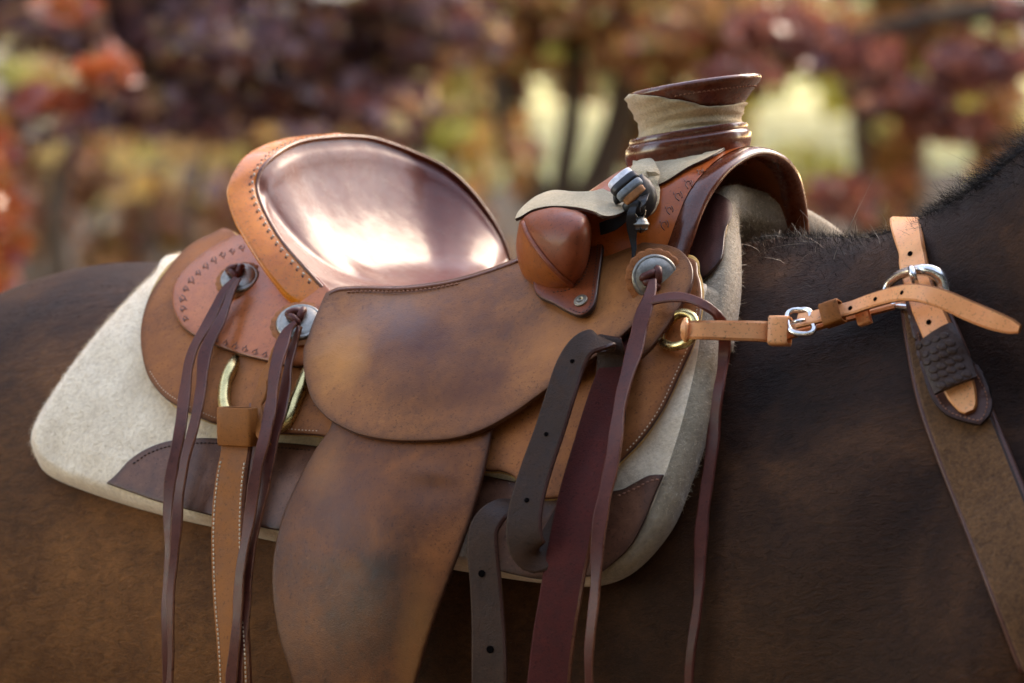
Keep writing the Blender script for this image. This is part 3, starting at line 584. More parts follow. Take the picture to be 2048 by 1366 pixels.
# pommel, horn
rimf = np.array([(1330, 530, -.128), (1345, 495, -.118), (1365, 439, -.105), (1388, 386, -.088), (1418, 346, -.068), (1451, 316, -.042), (1491, 296, -.010), (1524, 294, .016), (1558, 309, .044), (1581, 336, .064), (1594, 376, .080), (1601, 425, .090), (1604, 470, .096)], float)
rimi = np.array([(1358, 530, -.112), (1373, 487, -.105), (1387, 443, -.094), (1406, 402, -.078), (1432, 362, -.058), (1458, 337, -.038), (1491, 319, -.010), (1522, 318, .013), (1551, 333, .036), (1570, 360, .052), (1580, 395, .066), (1588, 430, .076), (1592, 470, .082)], float)
nP = 60; RF = cr(np.array([Pt(*p) for p in rimf]), nP); RI = cr(np.array([Pt(*p) for p in rimi]), nP)
def arch(s, pts, n=nP):
    p = cr(pts, n); return wc(s, p[:, 0], p[:, 1])
st0 = arch(.108, [(-.12, 1.46), (-.115, 1.485), (-.095, 1.505), (-.06, 1.52), (0, 1.525), (.06, 1.52), (.095, 1.505), (.115, 1.485), (.12, 1.46)])
st1 = arch(.128, [(-.136, 1.47), (-.136, 1.50), (-.115, 1.53), (-.07, 1.548), (0, 1.556), (.07, 1.548), (.115, 1.53), (.136, 1.50), (.136, 1.47)])
st2 = arch(.165, [(-.142, 1.47), (-.146, 1.51), (-.128, 1.542), (-.08, 1.568), (0, 1.578), (.08, 1.568), (.128, 1.542), (.146, 1.51), (.142, 1.47)])
st3 = RF * .55 + arch(.21, [(-.138, 1.47), (-.138, 1.51), (-.120, 1.545), (-.08, 1.573), (0, 1.588), (.08, 1.573), (.115, 1.545), (.13, 1.51), (.135, 1.47)]) * .45
ctr = (RF + RI) / 2
wv = RI - RF; fo = A * 1.0
cols_ = [st0, st1, st2, st3, RF - fo * .012 - wv * .04, RF]
cols_ = [st0, st1, (st1 + st2) / 2 + 0, st2, (st2 + st3) / 2, st3, st3 * .5 + RF * .5 - fo * .003, RF - fo * .006]
swell = mesh('swell', *loft(np.stack(cols_, 1), False) if False else (np.stack(cols_, 1).reshape(-1, 3), [(i*len(cols_) + j, i*len(cols_) + j+1, (i+1)*len(cols_) + j+1, (i+1)*len(cols_) + j) for i in range(nP-1) for j in range(len(cols_)-1)]), M['pommel'], sad)
swsurf = bvh_surf(swell)
w2 = np.linalg.norm(wv, axis=1)[:, None]; wvn = wv / w2
rg = [RF - fo * .008 + wvn * .001] + [ctr - wvn * (w2 / 2 * math.cos(x)) + fo * (.011 * math.sin(x)) for x in np.linspace(0, math.pi, 9)] + [RI - fo * .01]
mesh('gullet_roll', np.stack(rg, 1).reshape(-1, 3), [(i*len(rg) + j, i*len(rg) + j+1, (i+1)*len(rg) + j+1, (i+1)*len(rg) + j) for i in range(nP-1) for j in range(len(rg)-1)], M['darkroll'], sad)
sI, tI, zI = hc(RI); gl = [RI - fo * .009, wc(sI - .05, tI * 1.0, zI - .002), wc(sI - .09, tI * .97, zI - .010), wc(sI - .125, tI * .95, zI - .028)]
gul = mesh('gullet_lining', np.stack(gl, 1).reshape(-1, 3), [(i*4 + j, i*4 + j+1, (i+1)*4 + j+1, (i+1)*4 + j) for i in range(nP-1) for j in range(3)], M['lining'], sad)
al = math.radians(10.5); hax = -math.sin(al) * A + math.cos(al) * Z; hb = Pt(1376, 305, 0.0)
horn = mesh('horn', *lathe([(.056, -.02), (.0565, -.004), (.0575, 0), (.0580, .003), (.0578, .010), (.0560, .0128), (.0545, .0135), (.0548, .017), (.0535, .0195), (.046, .020)], hb, hax, 56, shear=.2), M['darkroll'], sad, auto=60)
horn['label'] = 'brown leather collar and tall horn'
cap = mesh('horn_cap', *lathe([(.043, .018), (.043, .030), (.050, .042), (.0575, .0530), (.0605, .0565), (.0618, .0595), (.0608, .0625), (.057, .0640), (.03, .0646), (.001, .0648)], hb, hax, 56, shear=.29), M['darkroll'], horn)
def wrap():
    seg, k = 72, 12; a = np.arange(seg) * 2 * math.pi / seg; x = A - hax * (A @ hax); x /= np.linalg.norm(x); y = np.cross(hax, x); V = []
    aL = math.pi + TH; cl = np.clip((np.cos(a - aL) + .35) / 1.35, 0, 1)
    zt = .0370 + .0262 * cl ** 1.2
    for i in range(k):
        f = i / (k - 1); z = .0185 + (zt - .0185) * f
        r = np.interp(z, [.0185, .022, .030, .042, .0530, .0575, .0610, .0640], [.0490, .0475, .0472, .0535, .0600, .0632, .0630, .0595])
        wr = .0011 * np.sin(z * 620 + 2.2 * np.sin(a * 2 + .6)) + .0006 * np.sin(z * 1500 + a * 5)
        V.append(hb + hax * z[:, None] + (.29 * z)[:, None] * A + ((r + wr) * np.cos(a))[:, None] * x + ((r + wr) * np.sin(a))[:, None] * y)
    V = np.vstack(V); Fc = [(i*seg + j, i*seg + (j+1) % seg, (i+1)*seg + (j+1) % seg, (i+1)*seg + j) for i in range(k-1) for j in range(seg)]
    o = mesh('horn_wrap', V, Fc, M['suede'], horn); m = o.modifiers.new('t', 'SOLIDIFY'); m.thickness = .0016; m.offset = 1; return o
wrap()
aa = np.linspace(-1.35, .75, 60); xx = A - hax * (A @ hax); xx /= np.linalg.norm(xx); yy = np.cross(hax, xx)
pth = hb + hax * .0525 + .29 * .0525 * A + .0573 * (np.cos(aa)[:, None] * xx + np.sin(aa)[:, None] * yy)
stitches('stitching', None, None, 0, M['threadr'], cap, 9, 6, .0007, (pth, (pth - hb) / .06))
sheet('suede_cover', [(1266, 326, 1), (1310, 318), (1400, 305), (1462, 293, 1), (1420, 318), (1378, 338), (1340, 362), (1318, 373, 1), (1290, 372), (1268, 350)], swsurf, .0015, .0025, M['suede'], sad, M['edged'], 8)
sheet('suede_tongue', [(1262, 345), (1272, 330), (1288, 324), (1306, 324), (1314, 345), (1318, 370), (1319, 395), (1312, 420), (1298, 433), (1283, 438), (1268, 425), (1258, 400), (1256, 370)], swsurf, lambda u, v: .006 + .008 * np.exp(-((u - 1285) / 40) ** 2), .003, M['suede'], sad, M['edged'], 8)
V, Fc = lathe([(.0065, 0), (.0065, .001), (.0055, .0018), (.0035, .0016), (.0034, 0)], swsurf(1283, 372, .0175)[0][0], -fw + Z * .3, 24); mesh('eyelet', V, Fc, M['steel'], sad)
tooling('tooling', [(1402, 345, -1.0, .9), (1378, 368, -1.1, 1.1), (1358, 392, -1.2, 1.1), (1340, 420, -1.2, 1.1), (1330, 450, -1.3, 1.1)], swsurf, .0001, swell, .0005)

# bucking roll
pc = np.array([1112., 500.]); pod_px = outline([(1048, 432), (1035, 465), (1033, 505), (1046, 550), (1078, 578), (1118, 584), (1150, 572), (1172, 535), (1182, 490), (1182, 450), (1165, 426), (1105, 414)], 5)
def build_pod():
    base = tsurf(lambda u, v: -.166 + .03 * (u - 1180) / 150 * -1 * .4 + 0 * v)
    n = len(pod_px); rs = np.r_[np.linspace(.04, .96, 18), 1.0]; V = []; px = []
    dirb = -N * .85 - A * .35 + Z * .25
    for sgn, seq in ((1, rs), (-1, rs[::-1][1:])):
        for r in seq:
            q = pc + (pod_px - pc) * r; P = base(q[:, 0], q[:, 1])[0]; hgt = .052 * np.sqrt(max(0, 1 - r ** 2.4)) * (1 if sgn > 0 else .6)
            # bulge straight along the line of sight keeps the outline, plus its own tilt
            V.append(P + (-fw) * sgn * hgt); px.append(q)
    k = len(V); V = np.vstack(V); px = np.vstack(px)
    Fc = [(i*n + j, i*n + (j+1) % n, (i+1)*n + (j+1) % n, (i+1)*n + j) for i in range(k-1) for j in range(n)] + [tuple(range(n)), tuple((k-1)*n + j for j in range(n))]
    mi = []
    for f in Fc:
        c = px[list(f)].mean(0); seam = np.interp(c[1], [425, 470, 520, 560, 590], [1040, 1056, 1092, 1133, 1165]); mi.append(1 if c[0] < seam else 0)
    return mesh('bucking_roll', V, Fc, [M['pod'], M['pod2']], sad, True, mi)
pod = build_pod(); podsurf = bvh_surf(pod)
tube('welt', pix_path([(1046, 446), (1056, 470), (1074, 497), (1096, 525), (1120, 550), (1146, 573)], podsurf, .0006, 5)[0], .0026, M['pod'], pod)
plate = sheet('bucking_roll_plate', [(1165, 430), (1200, 432), (1210, 440), (1213, 470), (1209, 510), (1202, 560), (1197, 600), (1190, 622), (1175, 636), (1158, 638), (1135, 628), (1110, 614), (1084, 602), (1072, 586), (1074, 560), (1110, 520)], lea, .0245, .006, M['pod'], sad, M['edged'], 8)
stitches('stitching', [(1180, 440), (1183, 480), (1178, 520), (1166, 555), (1140, 578), (1105, 585)], lea, .031, M['threadd'], plate, 8, 5, .0007)
stitches('stitching', [(1193, 440), (1196, 480), (1192, 530), (1186, 575), (1183, 600), (1176, 618), (1160, 625), (1138, 616)], lea, .031, M['threadd'], plate, 8, 5, .0007)
sp, sn = lea(1162, 602, .031)
V, Fc = lathe([(.0065, -.001), (.0065, .0012), (.0058, .002), (.0050, .0014), (.0042, .0020), (.0028, .0022), (.0026, .0008), (.0001, .0006)], sp[0], sn[0], 28); mesh('screw', V, Fc, M['dull'], plate)
sst = tsurf(lambda u, v: -.118 - .062 * np.clip((v - (385 + 25 * np.clip((1090 - u) / 60, 0, 1))) / 45, 0, 1.3) + .03 * np.clip((u - 1190) / 60, 0, 1))
sheet('suede_strap', [(1033, 443, 1), (1040, 428), (1058, 410), (1080, 395), (1110, 386), (1150, 389), (1185, 388), (1210, 381), (1240, 378), (1262, 385), (1262, 410), (1248, 428), (1225, 437), (1205, 437), (1185, 428), (1150, 420), (1105, 418), (1070, 424), (1045, 438)], sst, 0.0, .003, M['suede'], sad, M['edged'], 7)

# conchos with their strings
def concho(u, v, surf, h, r, nrm=None):
    p, n = surf(u, v, h); p, n = p[0], (n[0] if nrm is None else nrm / np.linalg.norm(nrm))
    ro = lathe([(r * .9, -.002), (r * 1.2, .0005), (r * 1.22, .0016), (r * 1.16, .0026), (r * .8, .003)], p, n, 96, mod=lambda a, rr_, z: 1 + (.055 * np.abs(np.sin(a * 9)) if rr_ > r else 0 * a))
    rosette = mesh('rosette', *ro, M['skirt'], sad, auto=40)
    V, Fc = lathe([(r, .0034), (r, .0044), (r * .96, .0056), (r * .88, .0062), (r * .86, .0060), (r * .84, .0060), (r * .82, .0064), (r * .5, .0078), (.0005, .0082)], p, n, 56)
    d = mesh('concho', V, Fc, M['silver'], rosette)
    x = A - n * (A @ n); x /= np.linalg.norm(x); y = np.cross(n, x)
    if y[2] < 0: y = -y
    return rosette, p + n * .0094, n, x, y
def knot(o, n, x, y, parent, k=1.0):
    parts = []
    for i, (a_, b_) in enumerate(((-.004, .003), (.003, .004), (-.001, -.004))):
        c = o + x * a_ * k + y * b_ * k; an = .6 + i * 1.1; d = (x * math.cos(an) + y * math.sin(an)) * .007 * k
        q = cr(np.array([c - d - n * .001, c - d * .5 + n * .0022, c + d * .3 + n * .003, c + d - n * .001]), 10); parts.append(tube(None, q, [.002*k, .0032*k] + [.0036*k] * 6 + [.0032*k, .002*k], None, 7))
    mesh('knot', *join(parts), M['string'], parent)
c1 = concho(481, 562, lea, .0125, .0185, np.array([-.15, -.62, .77])); knot(c1[1] - c1[3] * .003, c1[2], c1[3], c1[4], c1[0], .95)
c2 = concho(600, 650, lea, .013, .0215, np.array([-.1, -.66, .74])); knot(c2[1] - c2[3] * .002, c2[2], c2[3], c2[4], c2[0], 1.05)
c3 = concho(1309, 556, lea, .0225, .0205, np.array([.10, -.97, .20])); knot(c3[1] - c3[3] * .002 - c3[4] * .003, c3[2], c3[3], c3[4], c3[0], 1.1)
def string(pts, w=26, **k):
    return strap('saddle_string', [(u, v, lea, h, ww if ww else w) for u, v, h, ww in pts], M['string'], sad, th=.0028, n=70, edge=M['edge'], **k)[0]
string([(472, 556, .026, 12), (450, 580, .026, 20), (418, 640, .024, 26), (386, 700, .022, 28), (372, 780, .018, 28), (358, 860, .016, 27), (345, 940, .012, 26), (338, 1020, .006, 24), (335, 1100, .002, 20), (333, 1200, 0, 20), (333, 1300, 0, 19), (331, 1420, 0, 19)])
string([(478, 558, .026, 12), (462, 585, .026, 18), (441, 640, .027, 24), (414, 700, .026, 26), (402, 770, .022, 27), (389, 840, .019, 27), (373, 920, .015, 26), (357, 1000, .009, 24), (350, 1070, .006, 22), (346, 1150, .003, 20), (341, 1260, .002, 18), (338, 1420, .002, 18)])
string([(592, 645, .030, 12), (573, 665, .030, 24), (558, 715, .031, 30), (546, 775, .030, 30), (536, 835, .028, 29), (526, 895, .025, 27), (511, 960, .021, 26), (498, 1030, .016, 26), (486, 1120, .011, 26), (475, 1220, .008, 25), (468, 1300, .008, 24), (462, 1420, .008, 24)])
string([(600, 652, .028, 12), (588, 690, .020, 20), (576, 740, .019, 22), (565, 800, .019, 24), (553, 860, .018, 24), (538, 930, .015, 24), (522, 1000, .010, 24), (507, 1080, .006, 24), (495, 1160, .004, 24), (486, 1250, .004, 23), (478, 1420, .004, 23)])
strap('saddle_string', [(562, 690, lea, .024, 24), (545, 730, lea, .022, 30), (524, 775, lea, .020, 30), (514, 820, lea, .020, 26), (520, 862, lea, .022, 18), (536, 890, lea, .022, 10)], M['billet'], sad, th=.0034, n=40)
string([(1306, 560, .034, 14), (1300, 592, .036, 26), (1288, 625, .036, 34), (1276, 665, .034, 36), (1262, 720, .033, 34), (1246, 790, .034, 32), (1228, 890, .034, 31), (1206, 1020, .036, 30), (1192, 1130, .037, 27), (1185, 1230, .036, 24), (1180, 1320, .034, 20), (1177, 1440, .032, 19)])
tS = .7 * float(hc(lea(1385, 660, .030)[0][0])[1]) + .3 * float(hc(hsurf(1560, 662, .026)[0][0])[1])
strap('saddle_string', [(1290, 606, lea, .034, 22), (1318, 598, lea, .037, 22), (1350, 594, lea, .038, 22), (1382, 598, lea, .038, 22), (1412, 612, lea, .036, 22), (1434, 632, lea, .022, 22), (1446, 664, 't', tS + .010, 24), (1447, 720, 't', tS + .012, 24), (1440, 780, hsurf, .030, 26), (1428, 860, hsurf, .020, 27), (1414, 960, hsurf, .014, 27), (1404, 1080, hsurf, .012, 26), (1394, 1200, hsurf, .012, 24), (1384, 1300, hsurf, .012, 21), (1374, 1440, hsurf, .012, 19)], M['string'], sad, th=.0032, n=90)

# rigging: rear ring and flank billet
rc, rn = lea(530, 772, .010); rc, rn = rc[0], rn[0]; ring_px = [(484, 716), (462, 738), (450, 772), (450, 812), (470, 846), (520, 862), (570, 846), (592, 800), (611, 754), (620, 716), (550, 704)]
q = cr(np.array([lea(u, v, .010 if v > 725 else -.002)[0][0] for u, v in ring_px]), 60, True); tube('rigging_ring', q, .0060, M['brass'], sad, 12, True)
bl, X = strap('flank_billet', [(478, 815, lea, .020, 66), (475, 850, lea, .020, 74), (474, 895, lea, .014, 72), (465, 950, lea, .010, 76), (459, 1010, lea, .006, 78), (457, 1080, lea, .004, 80), (460, 1190, lea, .002, 80), (468, 1300, lea, .001, 80), (474, 1440, lea, .001, 80)], M['billet'], sad, th=.006, n=80, edge=M['edge'])
for sg in (-1, 1):
    T, S, Nn = frames(X[:, :3], X[:, 3:6] * 1e6); pth = X[:, :3] + S * (sg * (X[:, 6] * 1e3 * .5 - .0035))[:, None] + Nn * .0031
    stitches('stitching', None, None, 0, M['thread'], bl, 8.5, 6, .0009, (pth[14:], Nn[14:]))
keeper('billet_keeper', 475, 853, float(hc(lea(475, 853, .024)[0][0])[1]), 1.6, 74, 82, M['billet'], sad, .007)
# front rigging: latigo, hanging straps
strap('latigo', [(1256, 672, lea, .008, 60), (1240, 720, lea, .012, 78), (1218, 790, lea, .016, 90), (1190, 890, lea, .022, 96), (1162, 990, lea, .026, 97), (1140, 1090, lea, .028, 94), (1122, 1190, lea, .028, 92), (1106, 1290, lea, .026, 92), (1090, 1440, lea, .024, 92)], M['latigo'], sad, th=.005, n=80, edge=M['edge'])
lp, X = strap('latigo_keeper', [(1218, 850, lea, .006, 70), (1222, 780, lea, .008, 70), (1224, 722, lea, .016, 68), (1216, 690, lea, .030, 61), (1196, 680, lea, .045, 61), (1166, 692, lea, .050, 66), (1142, 730, lea, .048, 68), (1122, 790, lea, .046, 68), (1100, 860, lea, .044, 68), (1074, 935, lea, .044, 70), (1054, 1005, lea, .046, 73), (1048, 1060, lea, .046, 77), (1058, 1100, lea, .040, 77), (1082, 1110, lea, .028, 70), (1112, 1070, lea, .016, 66), (1150, 1000, lea, .010, 66), (1185, 930, lea, .010, 68)], M['blackstrap'], sad, th=.005, n=140, edge=M['edged'])
hs, X = strap('hanging_strap', [(1030, 1010, lea, .004, 40), (1010, 1012, lea, .018, 48), (986, 1030, lea, .028, 58), (968, 1060, lea, .030, 64), (966, 1100, lea, .028, 67), (972, 1170, lea, .024, 68), (977, 1250, lea, .022, 72), (979, 1330, lea, .021, 76), (980, 1440, lea, .020, 78)], M['blackstrap'], sad, th=.0055, n=80, edge=M['edged'])
def hole(u, v, surf, h, rpx, parent, nrm=None):
    p, n = surf(u, v, h); n = n[0] if nrm is None else nrm; r = rpx / 2133
    mesh('buckle_hole', *lathe([(r, -.002), (r, .0002), (r * .8, .0003), (.0001, .0002)], p[0], n, 16), M['hole'], parent)
hsurf_hs = bvh_surf(hs); hole(963, 1147, hsurf_hs, .0006, 6.5, hs); hole(980, 1299, hsurf_hs, .0006, 7, hs)
lps = bvh_surf(lp); hole(1144, 722, lps, .0006, 4, lp); hole(1053, 1000, lps, .0006, 4.5, lp); hole(1092, 868, lps, .0006, 4, lp)
dr = cr(np.array([lea(u, v, h)[0][0] for u, v, h in ((1352, 632, .016), (1368, 626, .020), (1385, 634, .022), (1390, 654, .020), (1382, 678, .020), (1362, 690, .018), (1340, 692, .014), (1322, 680, .008), (1330, 655, .008))]), 60, True)
dring = tube('breast_ring', dr, .0040, M['brass'], sad, 12, True)

# ------------------------------------------------------------------ breast collar
bc = empty('breast_collar', tuple(hsurf(1850, 700, .01)[0][0]), 'new russet leather breast collar with nickel buckles across the dark shoulder', 'breast collar')
wide, X = strap('shoulder_strap', [(1842, 600, hsurf, .006, 86), (1868, 690, hsurf, .006, 108), (1900, 790, hsurf, .006, 122), (1935, 880, hsurf, .006, 130), (1975, 980, hsurf, .006, 134), (2015, 1080, hsurf, .006, 136), (2060, 1190, hsurf, .006, 138), (2110, 1320, hsurf, .006, 138)], M['wool'], bc, th=.008, n=60, edge=M['collard'])
T, S, Nn = frames(X[:, :3], X[:, 3:6] * 1e6); W_ = X[:, 6] * 1e3
for sg in (-1, 1): tube('strap_edging', X[:, :3] + S * (sg * W_ * .5)[:, None], .0030, M['collarb'], wide, 8)
wsurf = bvh_surf(wide)
tab = sheet('strap_end_tab', [(1822, 640), (1818, 600), (1850, 580), (1878, 590), (1905, 650), (1940, 710), (1968, 750), (1985, 795), (1982, 830), (1962, 853, 1), (1925, 845), (1890, 830), (1865, 800), (1850, 760), (1835, 700)], hsurf, .0155, .004, M['collarb'], bc, M['collard'], 8)
stitches('stitching', [(1834, 660), (1846, 705), (1860, 755), (1875, 795), (1898, 822), (1930, 834), (1958, 840), (1970, 825), (1974, 795), (1958, 758), (1930, 715), (1900, 665)], hsurf, .0200, M['threadr'], tab, 8, 5, .0007)
over = [np.array(hsurf.tree.ray_cast(Vector(wc(a_, b_, 0)) + Vector((0, 0, 2.6)), Vector((0, 0, -1)))[0]) + Z * .005 for a_, b_ in ((.424, -.012), (.408, .055))]
up_, X = strap('neck_strap', [(0, 0, 'p', (over[1], Z * .6 + N * .8), 60), (0, 0, 'p', (over[0], Z), 60), (1822, 490, hsurf, .004, 60), (1826, 520, hsurf, .006, 62), (1836, 562, hsurf, .012, 62), (1850, 605, hsurf, .024, 64), (1870, 650, hsurf, .026, 66), (1888, 695, hsurf, .026, 66), (1906, 740, hsurf, .026, 64), (1922, 782, hsurf, .024, 62), (1936, 815, hsurf, .022, 40), (1940, 824, hsurf, .022, 22)], M['collar'], bc, th=.0045, n=90, edge=M['billet'])
ups = bvh_surf(up_); hole(1820, 507, ups, .0005, 5, up_); hole(1857, 644, ups, .0005, 5, up_)
kpr, X = strap('stamped_keeper', [(1870, 668, hsurf, .032, 84), (1884, 700, hsurf, .034, 92), (1898, 735, hsurf, .034, 94), (1912, 772, hsurf, .032, 92)], M['collard'], bc, th=.005, n=24, crown=.06)
kps = bvh_surf(kpr); emb = []
for i in range(6):
    for j in range(4):
        u0, v0 = 1862 + i * 8.2 + (j - 1.5) * 17 + (i % 2) * 5, 682 + i * 15.5 - (j - 1.5) * 7.5
        P_, n_ = kps(u0, v0, .0002); emb.append(lathe([(.0050, -.001), (.0048, .0001), (.0034, .0005), (.0005, .0006)], P_[0], n_[0], 8, sy=.65))
eo = mesh('embossing', *join(emb), M['collard'], kpr); eo['kind'] = 'stuff'
bk = cr(np.array([hsurf(u, v, h)[0][0] for u, v, h in ((1772, 590, .014), (1776, 570, .016), (1796, 552, .020), (1824, 542, .026), (1852, 540, .026), (1874, 548, .022), (1886, 566, .018), (1890, 592, .014), (1878, 610, .012), (1830, 615, .012), (1785, 608, .012))]), 64, True)
buck = tube('buckle', bk, np.interp(np.arange(64) / 64, [0, .15, .3, .45, .6, .7, 1], [.0035, .0042, .0046, .0060, .0062, .004, .0035]), M['steel'], bc, 12, True)
tube('buckle_tongue', cr(np.array([hsurf(u, v, h)[0][0] for u, v, h in ((1822, 536, .034), (1826, 550, .036), (1832, 570, .028))]), 10), .0032, M['steel'], buck, 8)
tq = lambda sf, u, v, h: float(hc(sf(u, v, h)[0][0])[1])
tA, tB = tq(lea, 1385, 660, .030), tq(hsurf, 1560, 662, .026)
tC = tq(hsurf, 1665, 626, .032)
tug, X = strap('tug_strap', [(1366, 660, 't', tA, 36), (1400, 660, 't', tA, 38), (1450, 661, 't', tA * .7 + tB * .3, 40), (1500, 662, 't', tA * .4 + tB * .6, 41), (1552, 663, 't', tB, 42), (1600, 655, hsurf, .022, 40), (1660, 638, hsurf, .016, 36), (1720, 622, hsurf, .012, 34), (1790, 604, hsurf, .012, 30), (1830, 596, hsurf, .014, 26)], M['collar'], bc, th=.006, n=80, edge=M['billet'])
strap('tug_loop', [(1370, 642, 't', tA + .004, 16), (1369, 650, 't', tA - .006, 16), (1369, 670, 't', tA - .006, 16), (1370, 680, 't', tA + .004, 16)], M['collar'], bc, th=.004, n=16)
keeper('tug_keeper', 1560, 662, tB - .003, -.02, 37, 54, M['collar'], bc, .009)
b2 = cr(np.array([hsurf(u, v, .032)[0][0] for u, v in ((1574, 632), (1582, 622), (1600, 620), (1618, 622), (1622, 640), (1628, 656), (1622, 666), (1600, 668), (1582, 662), (1576, 648))]), 48, True)
b2o = tube('buckle', b2, .0026, M['steel'], bc, 10, True)
tube('buckle_tongue', cr(np.array([hsurf(u, v, h)[0][0] for u, v, h in ((1582, 646, .036), (1596, 642, .040), (1610, 640, .036))]), 8), .0016, M['steel'], b2o, 8)
blt, X = strap('tug_billet', [(1596, 642, hsurf, .030, 38), (1625, 636, hsurf, .032, 36), (1660, 627, hsurf, .030, 35), (1700, 617, hsurf, .030, 35), (1740, 603, hsurf, .034, 35), (1780, 591, hsurf, .042, 35), (1815, 585, hsurf, .050, 36), (1850, 588, hsurf, .054, 38), (1890, 600, hsurf, .052, 40), (1940, 622, hsurf, .048, 42), (1985, 640, hsurf, .046, 40), (2020, 652, hsurf, .044, 32), (2040, 658, hsurf, .043, 18)], M['collar'], bc, th=.0045, n=110, edge=M['billet'])
bls = bvh_surf(blt)
for u, v in ((1649, 629), (1700, 616), (1750, 598), (1803, 585)): hole(u, v, bls, .0005, 4.2, blt)
keeper('billet_keeper', 1665, 627, tC - .001, -.3, 37, 44, M['billet'], bc, .008)
keeper('billet_keeper', 1727, 634, tq(hsurf, 1727, 634, .018), -.3, 24, 30, M['collar'], bc, .005)

# ------------------------------------------------------------------ ribbon bundle and bell on the pommel
rb = empty('ribbon_bundle', tuple(swsurf(1265, 390, .02)[0][0]), 'small bundle of white, black, grey and tan strips tied with black ribbon beside the horn', 'ribbon')
ax0, ax1 = swsurf(1236, 352, .024)[0][0], swsurf(1276, 398, .030)[0][0]
ctrl = cr(np.array([ax0, (ax0 + ax1) / 2 - fw * .004, ax1]), 40)
T = (ax1 - ax0) / np.linalg.norm(ax1 - ax0); B_ = np.cross(T, -fw); B_ /= np.linalg.norm(B_); Nn = np.cross(B_, T)
if Nn @ fw > 0: Nn = -Nn
for nm, a0, a1, mt, wd, hh in (('strip', 0, 12, 'white', .0125, .006), ('strip', 9, 22, 'ribbon', .0145, .0085), ('strip', 20, 31, 'grey', .0135, .0075), ('strip', 29, 40, 'tan', .0115, .006)):
    seg = ctrl[a0:a1]; a = np.linspace(0, 2 * math.pi, 20, endpoint=False); k = len(seg); R = []
    for i, p in enumerate(seg):
        x = i / (k - 1); e = 1 - .25 * (abs(2*x - 1) ** 6); R.append(p + (wd * e * np.sign(np.cos(a)) * np.abs(np.cos(a)) ** .6)[:, None] * B_ + (hh * e * np.sign(np.sin(a)) * np.abs(np.sin(a)) ** .7)[:, None] * Nn)
    mesh(nm, *loft(np.array(R)), M[mt], rb)
def blob(name, u, v, h, rx, ry, rz, parent, mat, seed):
    g = np.random.default_rng(seed); p = swsurf(u, v, h)[0][0]; V, Fc = lathe([(.001, -1), (.5, -.86), (.86, -.5), (1, 0), (.86, .5), (.5, .86), (.001, 1)], (0, 0, 0), (0, 0, 1), 16)
    V = V * (1 + .12 * np.sin(V[:, [1]] * 3 + seed) + .10 * np.sin(V[:, [0]] * 4 + 2 * seed)) * np.array([rx, ry, rz]); return mesh(name, V + p, Fc, mat, parent)
blob('knot', 1284, 396, .022, .013, .012, .018, rb, M['ribbon'], 1); blob('knot', 1270, 412, .024, .010, .009, .008, rb, M['ribbon'], 3); blob('knot', 1236, 395, .022, .005, .005, .007, rb, M['ribbon'], 5)
strap('ribbon_tail', [(1268, 412, swsurf, .030, 14), (1262, 430, swsurf, .030, 18), (1264, 455, swsurf, .026, 22), (1266, 480, swsurf, .022, 14), (1268, 500, swsurf, .022, 10), (1264, 522, swsurf, .024, 3)], M['ribbon'], rb, th=.0008, n=40)
strap('ribbon_tail', [(1268, 414, swsurf, .028, 14), (1252, 432, swsurf, .020, 24), (1232, 446, swsurf, .014, 28), (1212, 454, swsurf, .012, 28), (1200, 458, swsurf, .010, 26)], M['ribbon'], rb, th=.0008, n=30)
strap('ribbon_tail', [(1290, 388, swsurf, .030, 18), (1284, 402, swsurf, .036, 20), (1280, 418, swsurf, .030, 16)], M['ribbon'], rb, th=.0008, n=16)
bp0 = swsurf(1281, 449, .022)[0][0]
bell = empty('bell', tuple(bp0), 'small round silver jingle bell hanging from the black ribbon', 'bell')
r = .0072; pr = [(r * math.sin(x), -r * math.cos(x)) for x in np.linspace(.02, math.pi - .02, 18)]; pr = pr[:9] + [(r * 1.08, -.0004), (r * 1.10, .0006), (r * 1.04, .0014)] + pr[10:]
mesh('shell', *lathe(pr, bp0, Z, 32), M['silver'], bell)
mesh('slot', *join([tube(None, bp0 + np.array([[x * .006, -math.sqrt(max(0, (r * 1.02) ** 2 - (x * .006) ** 2 - .004 ** 2)) , -.004] for x in np.linspace(-1, 1, 9)]), .0008, None, sides=6), tube(None, bp0 + np.array([[0, -r * 1.0 * math.cos(x), -r * math.sin(x)] for x in np.linspace(.25, 1.2, 8)]), .001, None, sides=6)]), M['ribbon'], bell)
an = np.linspace(0, 2 * math.pi, 24, endpoint=False); tube('loop', bp0 + Z * (r + .004) + np.stack([.0045 * np.cos(an), .001 * np.cos(an), .0055 * np.sin(an)], -1), .0008, M['steel'], bell, 6, True)

# ------------------------------------------------------------------ hair: withers, mane, felt fuzz
def top_points(s, t):
    out = []
    for a_, b_ in zip(s, t):
        p = wc(a_, b_, 0); h = hsurf.tree.ray_cast(Vector((p[0], p[1], 2.6)), Vector((0, 0, -1)))
        out.append(np.array(h[0]) - Z * .002)
    return np.array(out)
g = np.random.default_rng(11)
n = 5000; s_ = g.uniform(.27, .435, n); t_ = g.normal(0, .028, n); R_ = top_points(s_, t_)
d_ = Z * .75 + A * g.normal(-.35, .45, (n, 1)) + N * (t_ * 7)[:, None] + g.normal(0, .25, (n, 3)); d_ /= np.linalg.norm(d_, axis=1, keepdims=True)
hairs('withers_hair', R_, d_, g.uniform(.004, .015, n), M['hair'], horse, .00035, .6, 2)
n = 120; s_ = g.uniform(.27, .43, n); t_ = g.normal(0, .03, n); R_ = top_points(s_, t_); d_ = Z + g.normal(0, .7, (n, 3)); d_ /= np.linalg.norm(d_, axis=1, keepdims=True)
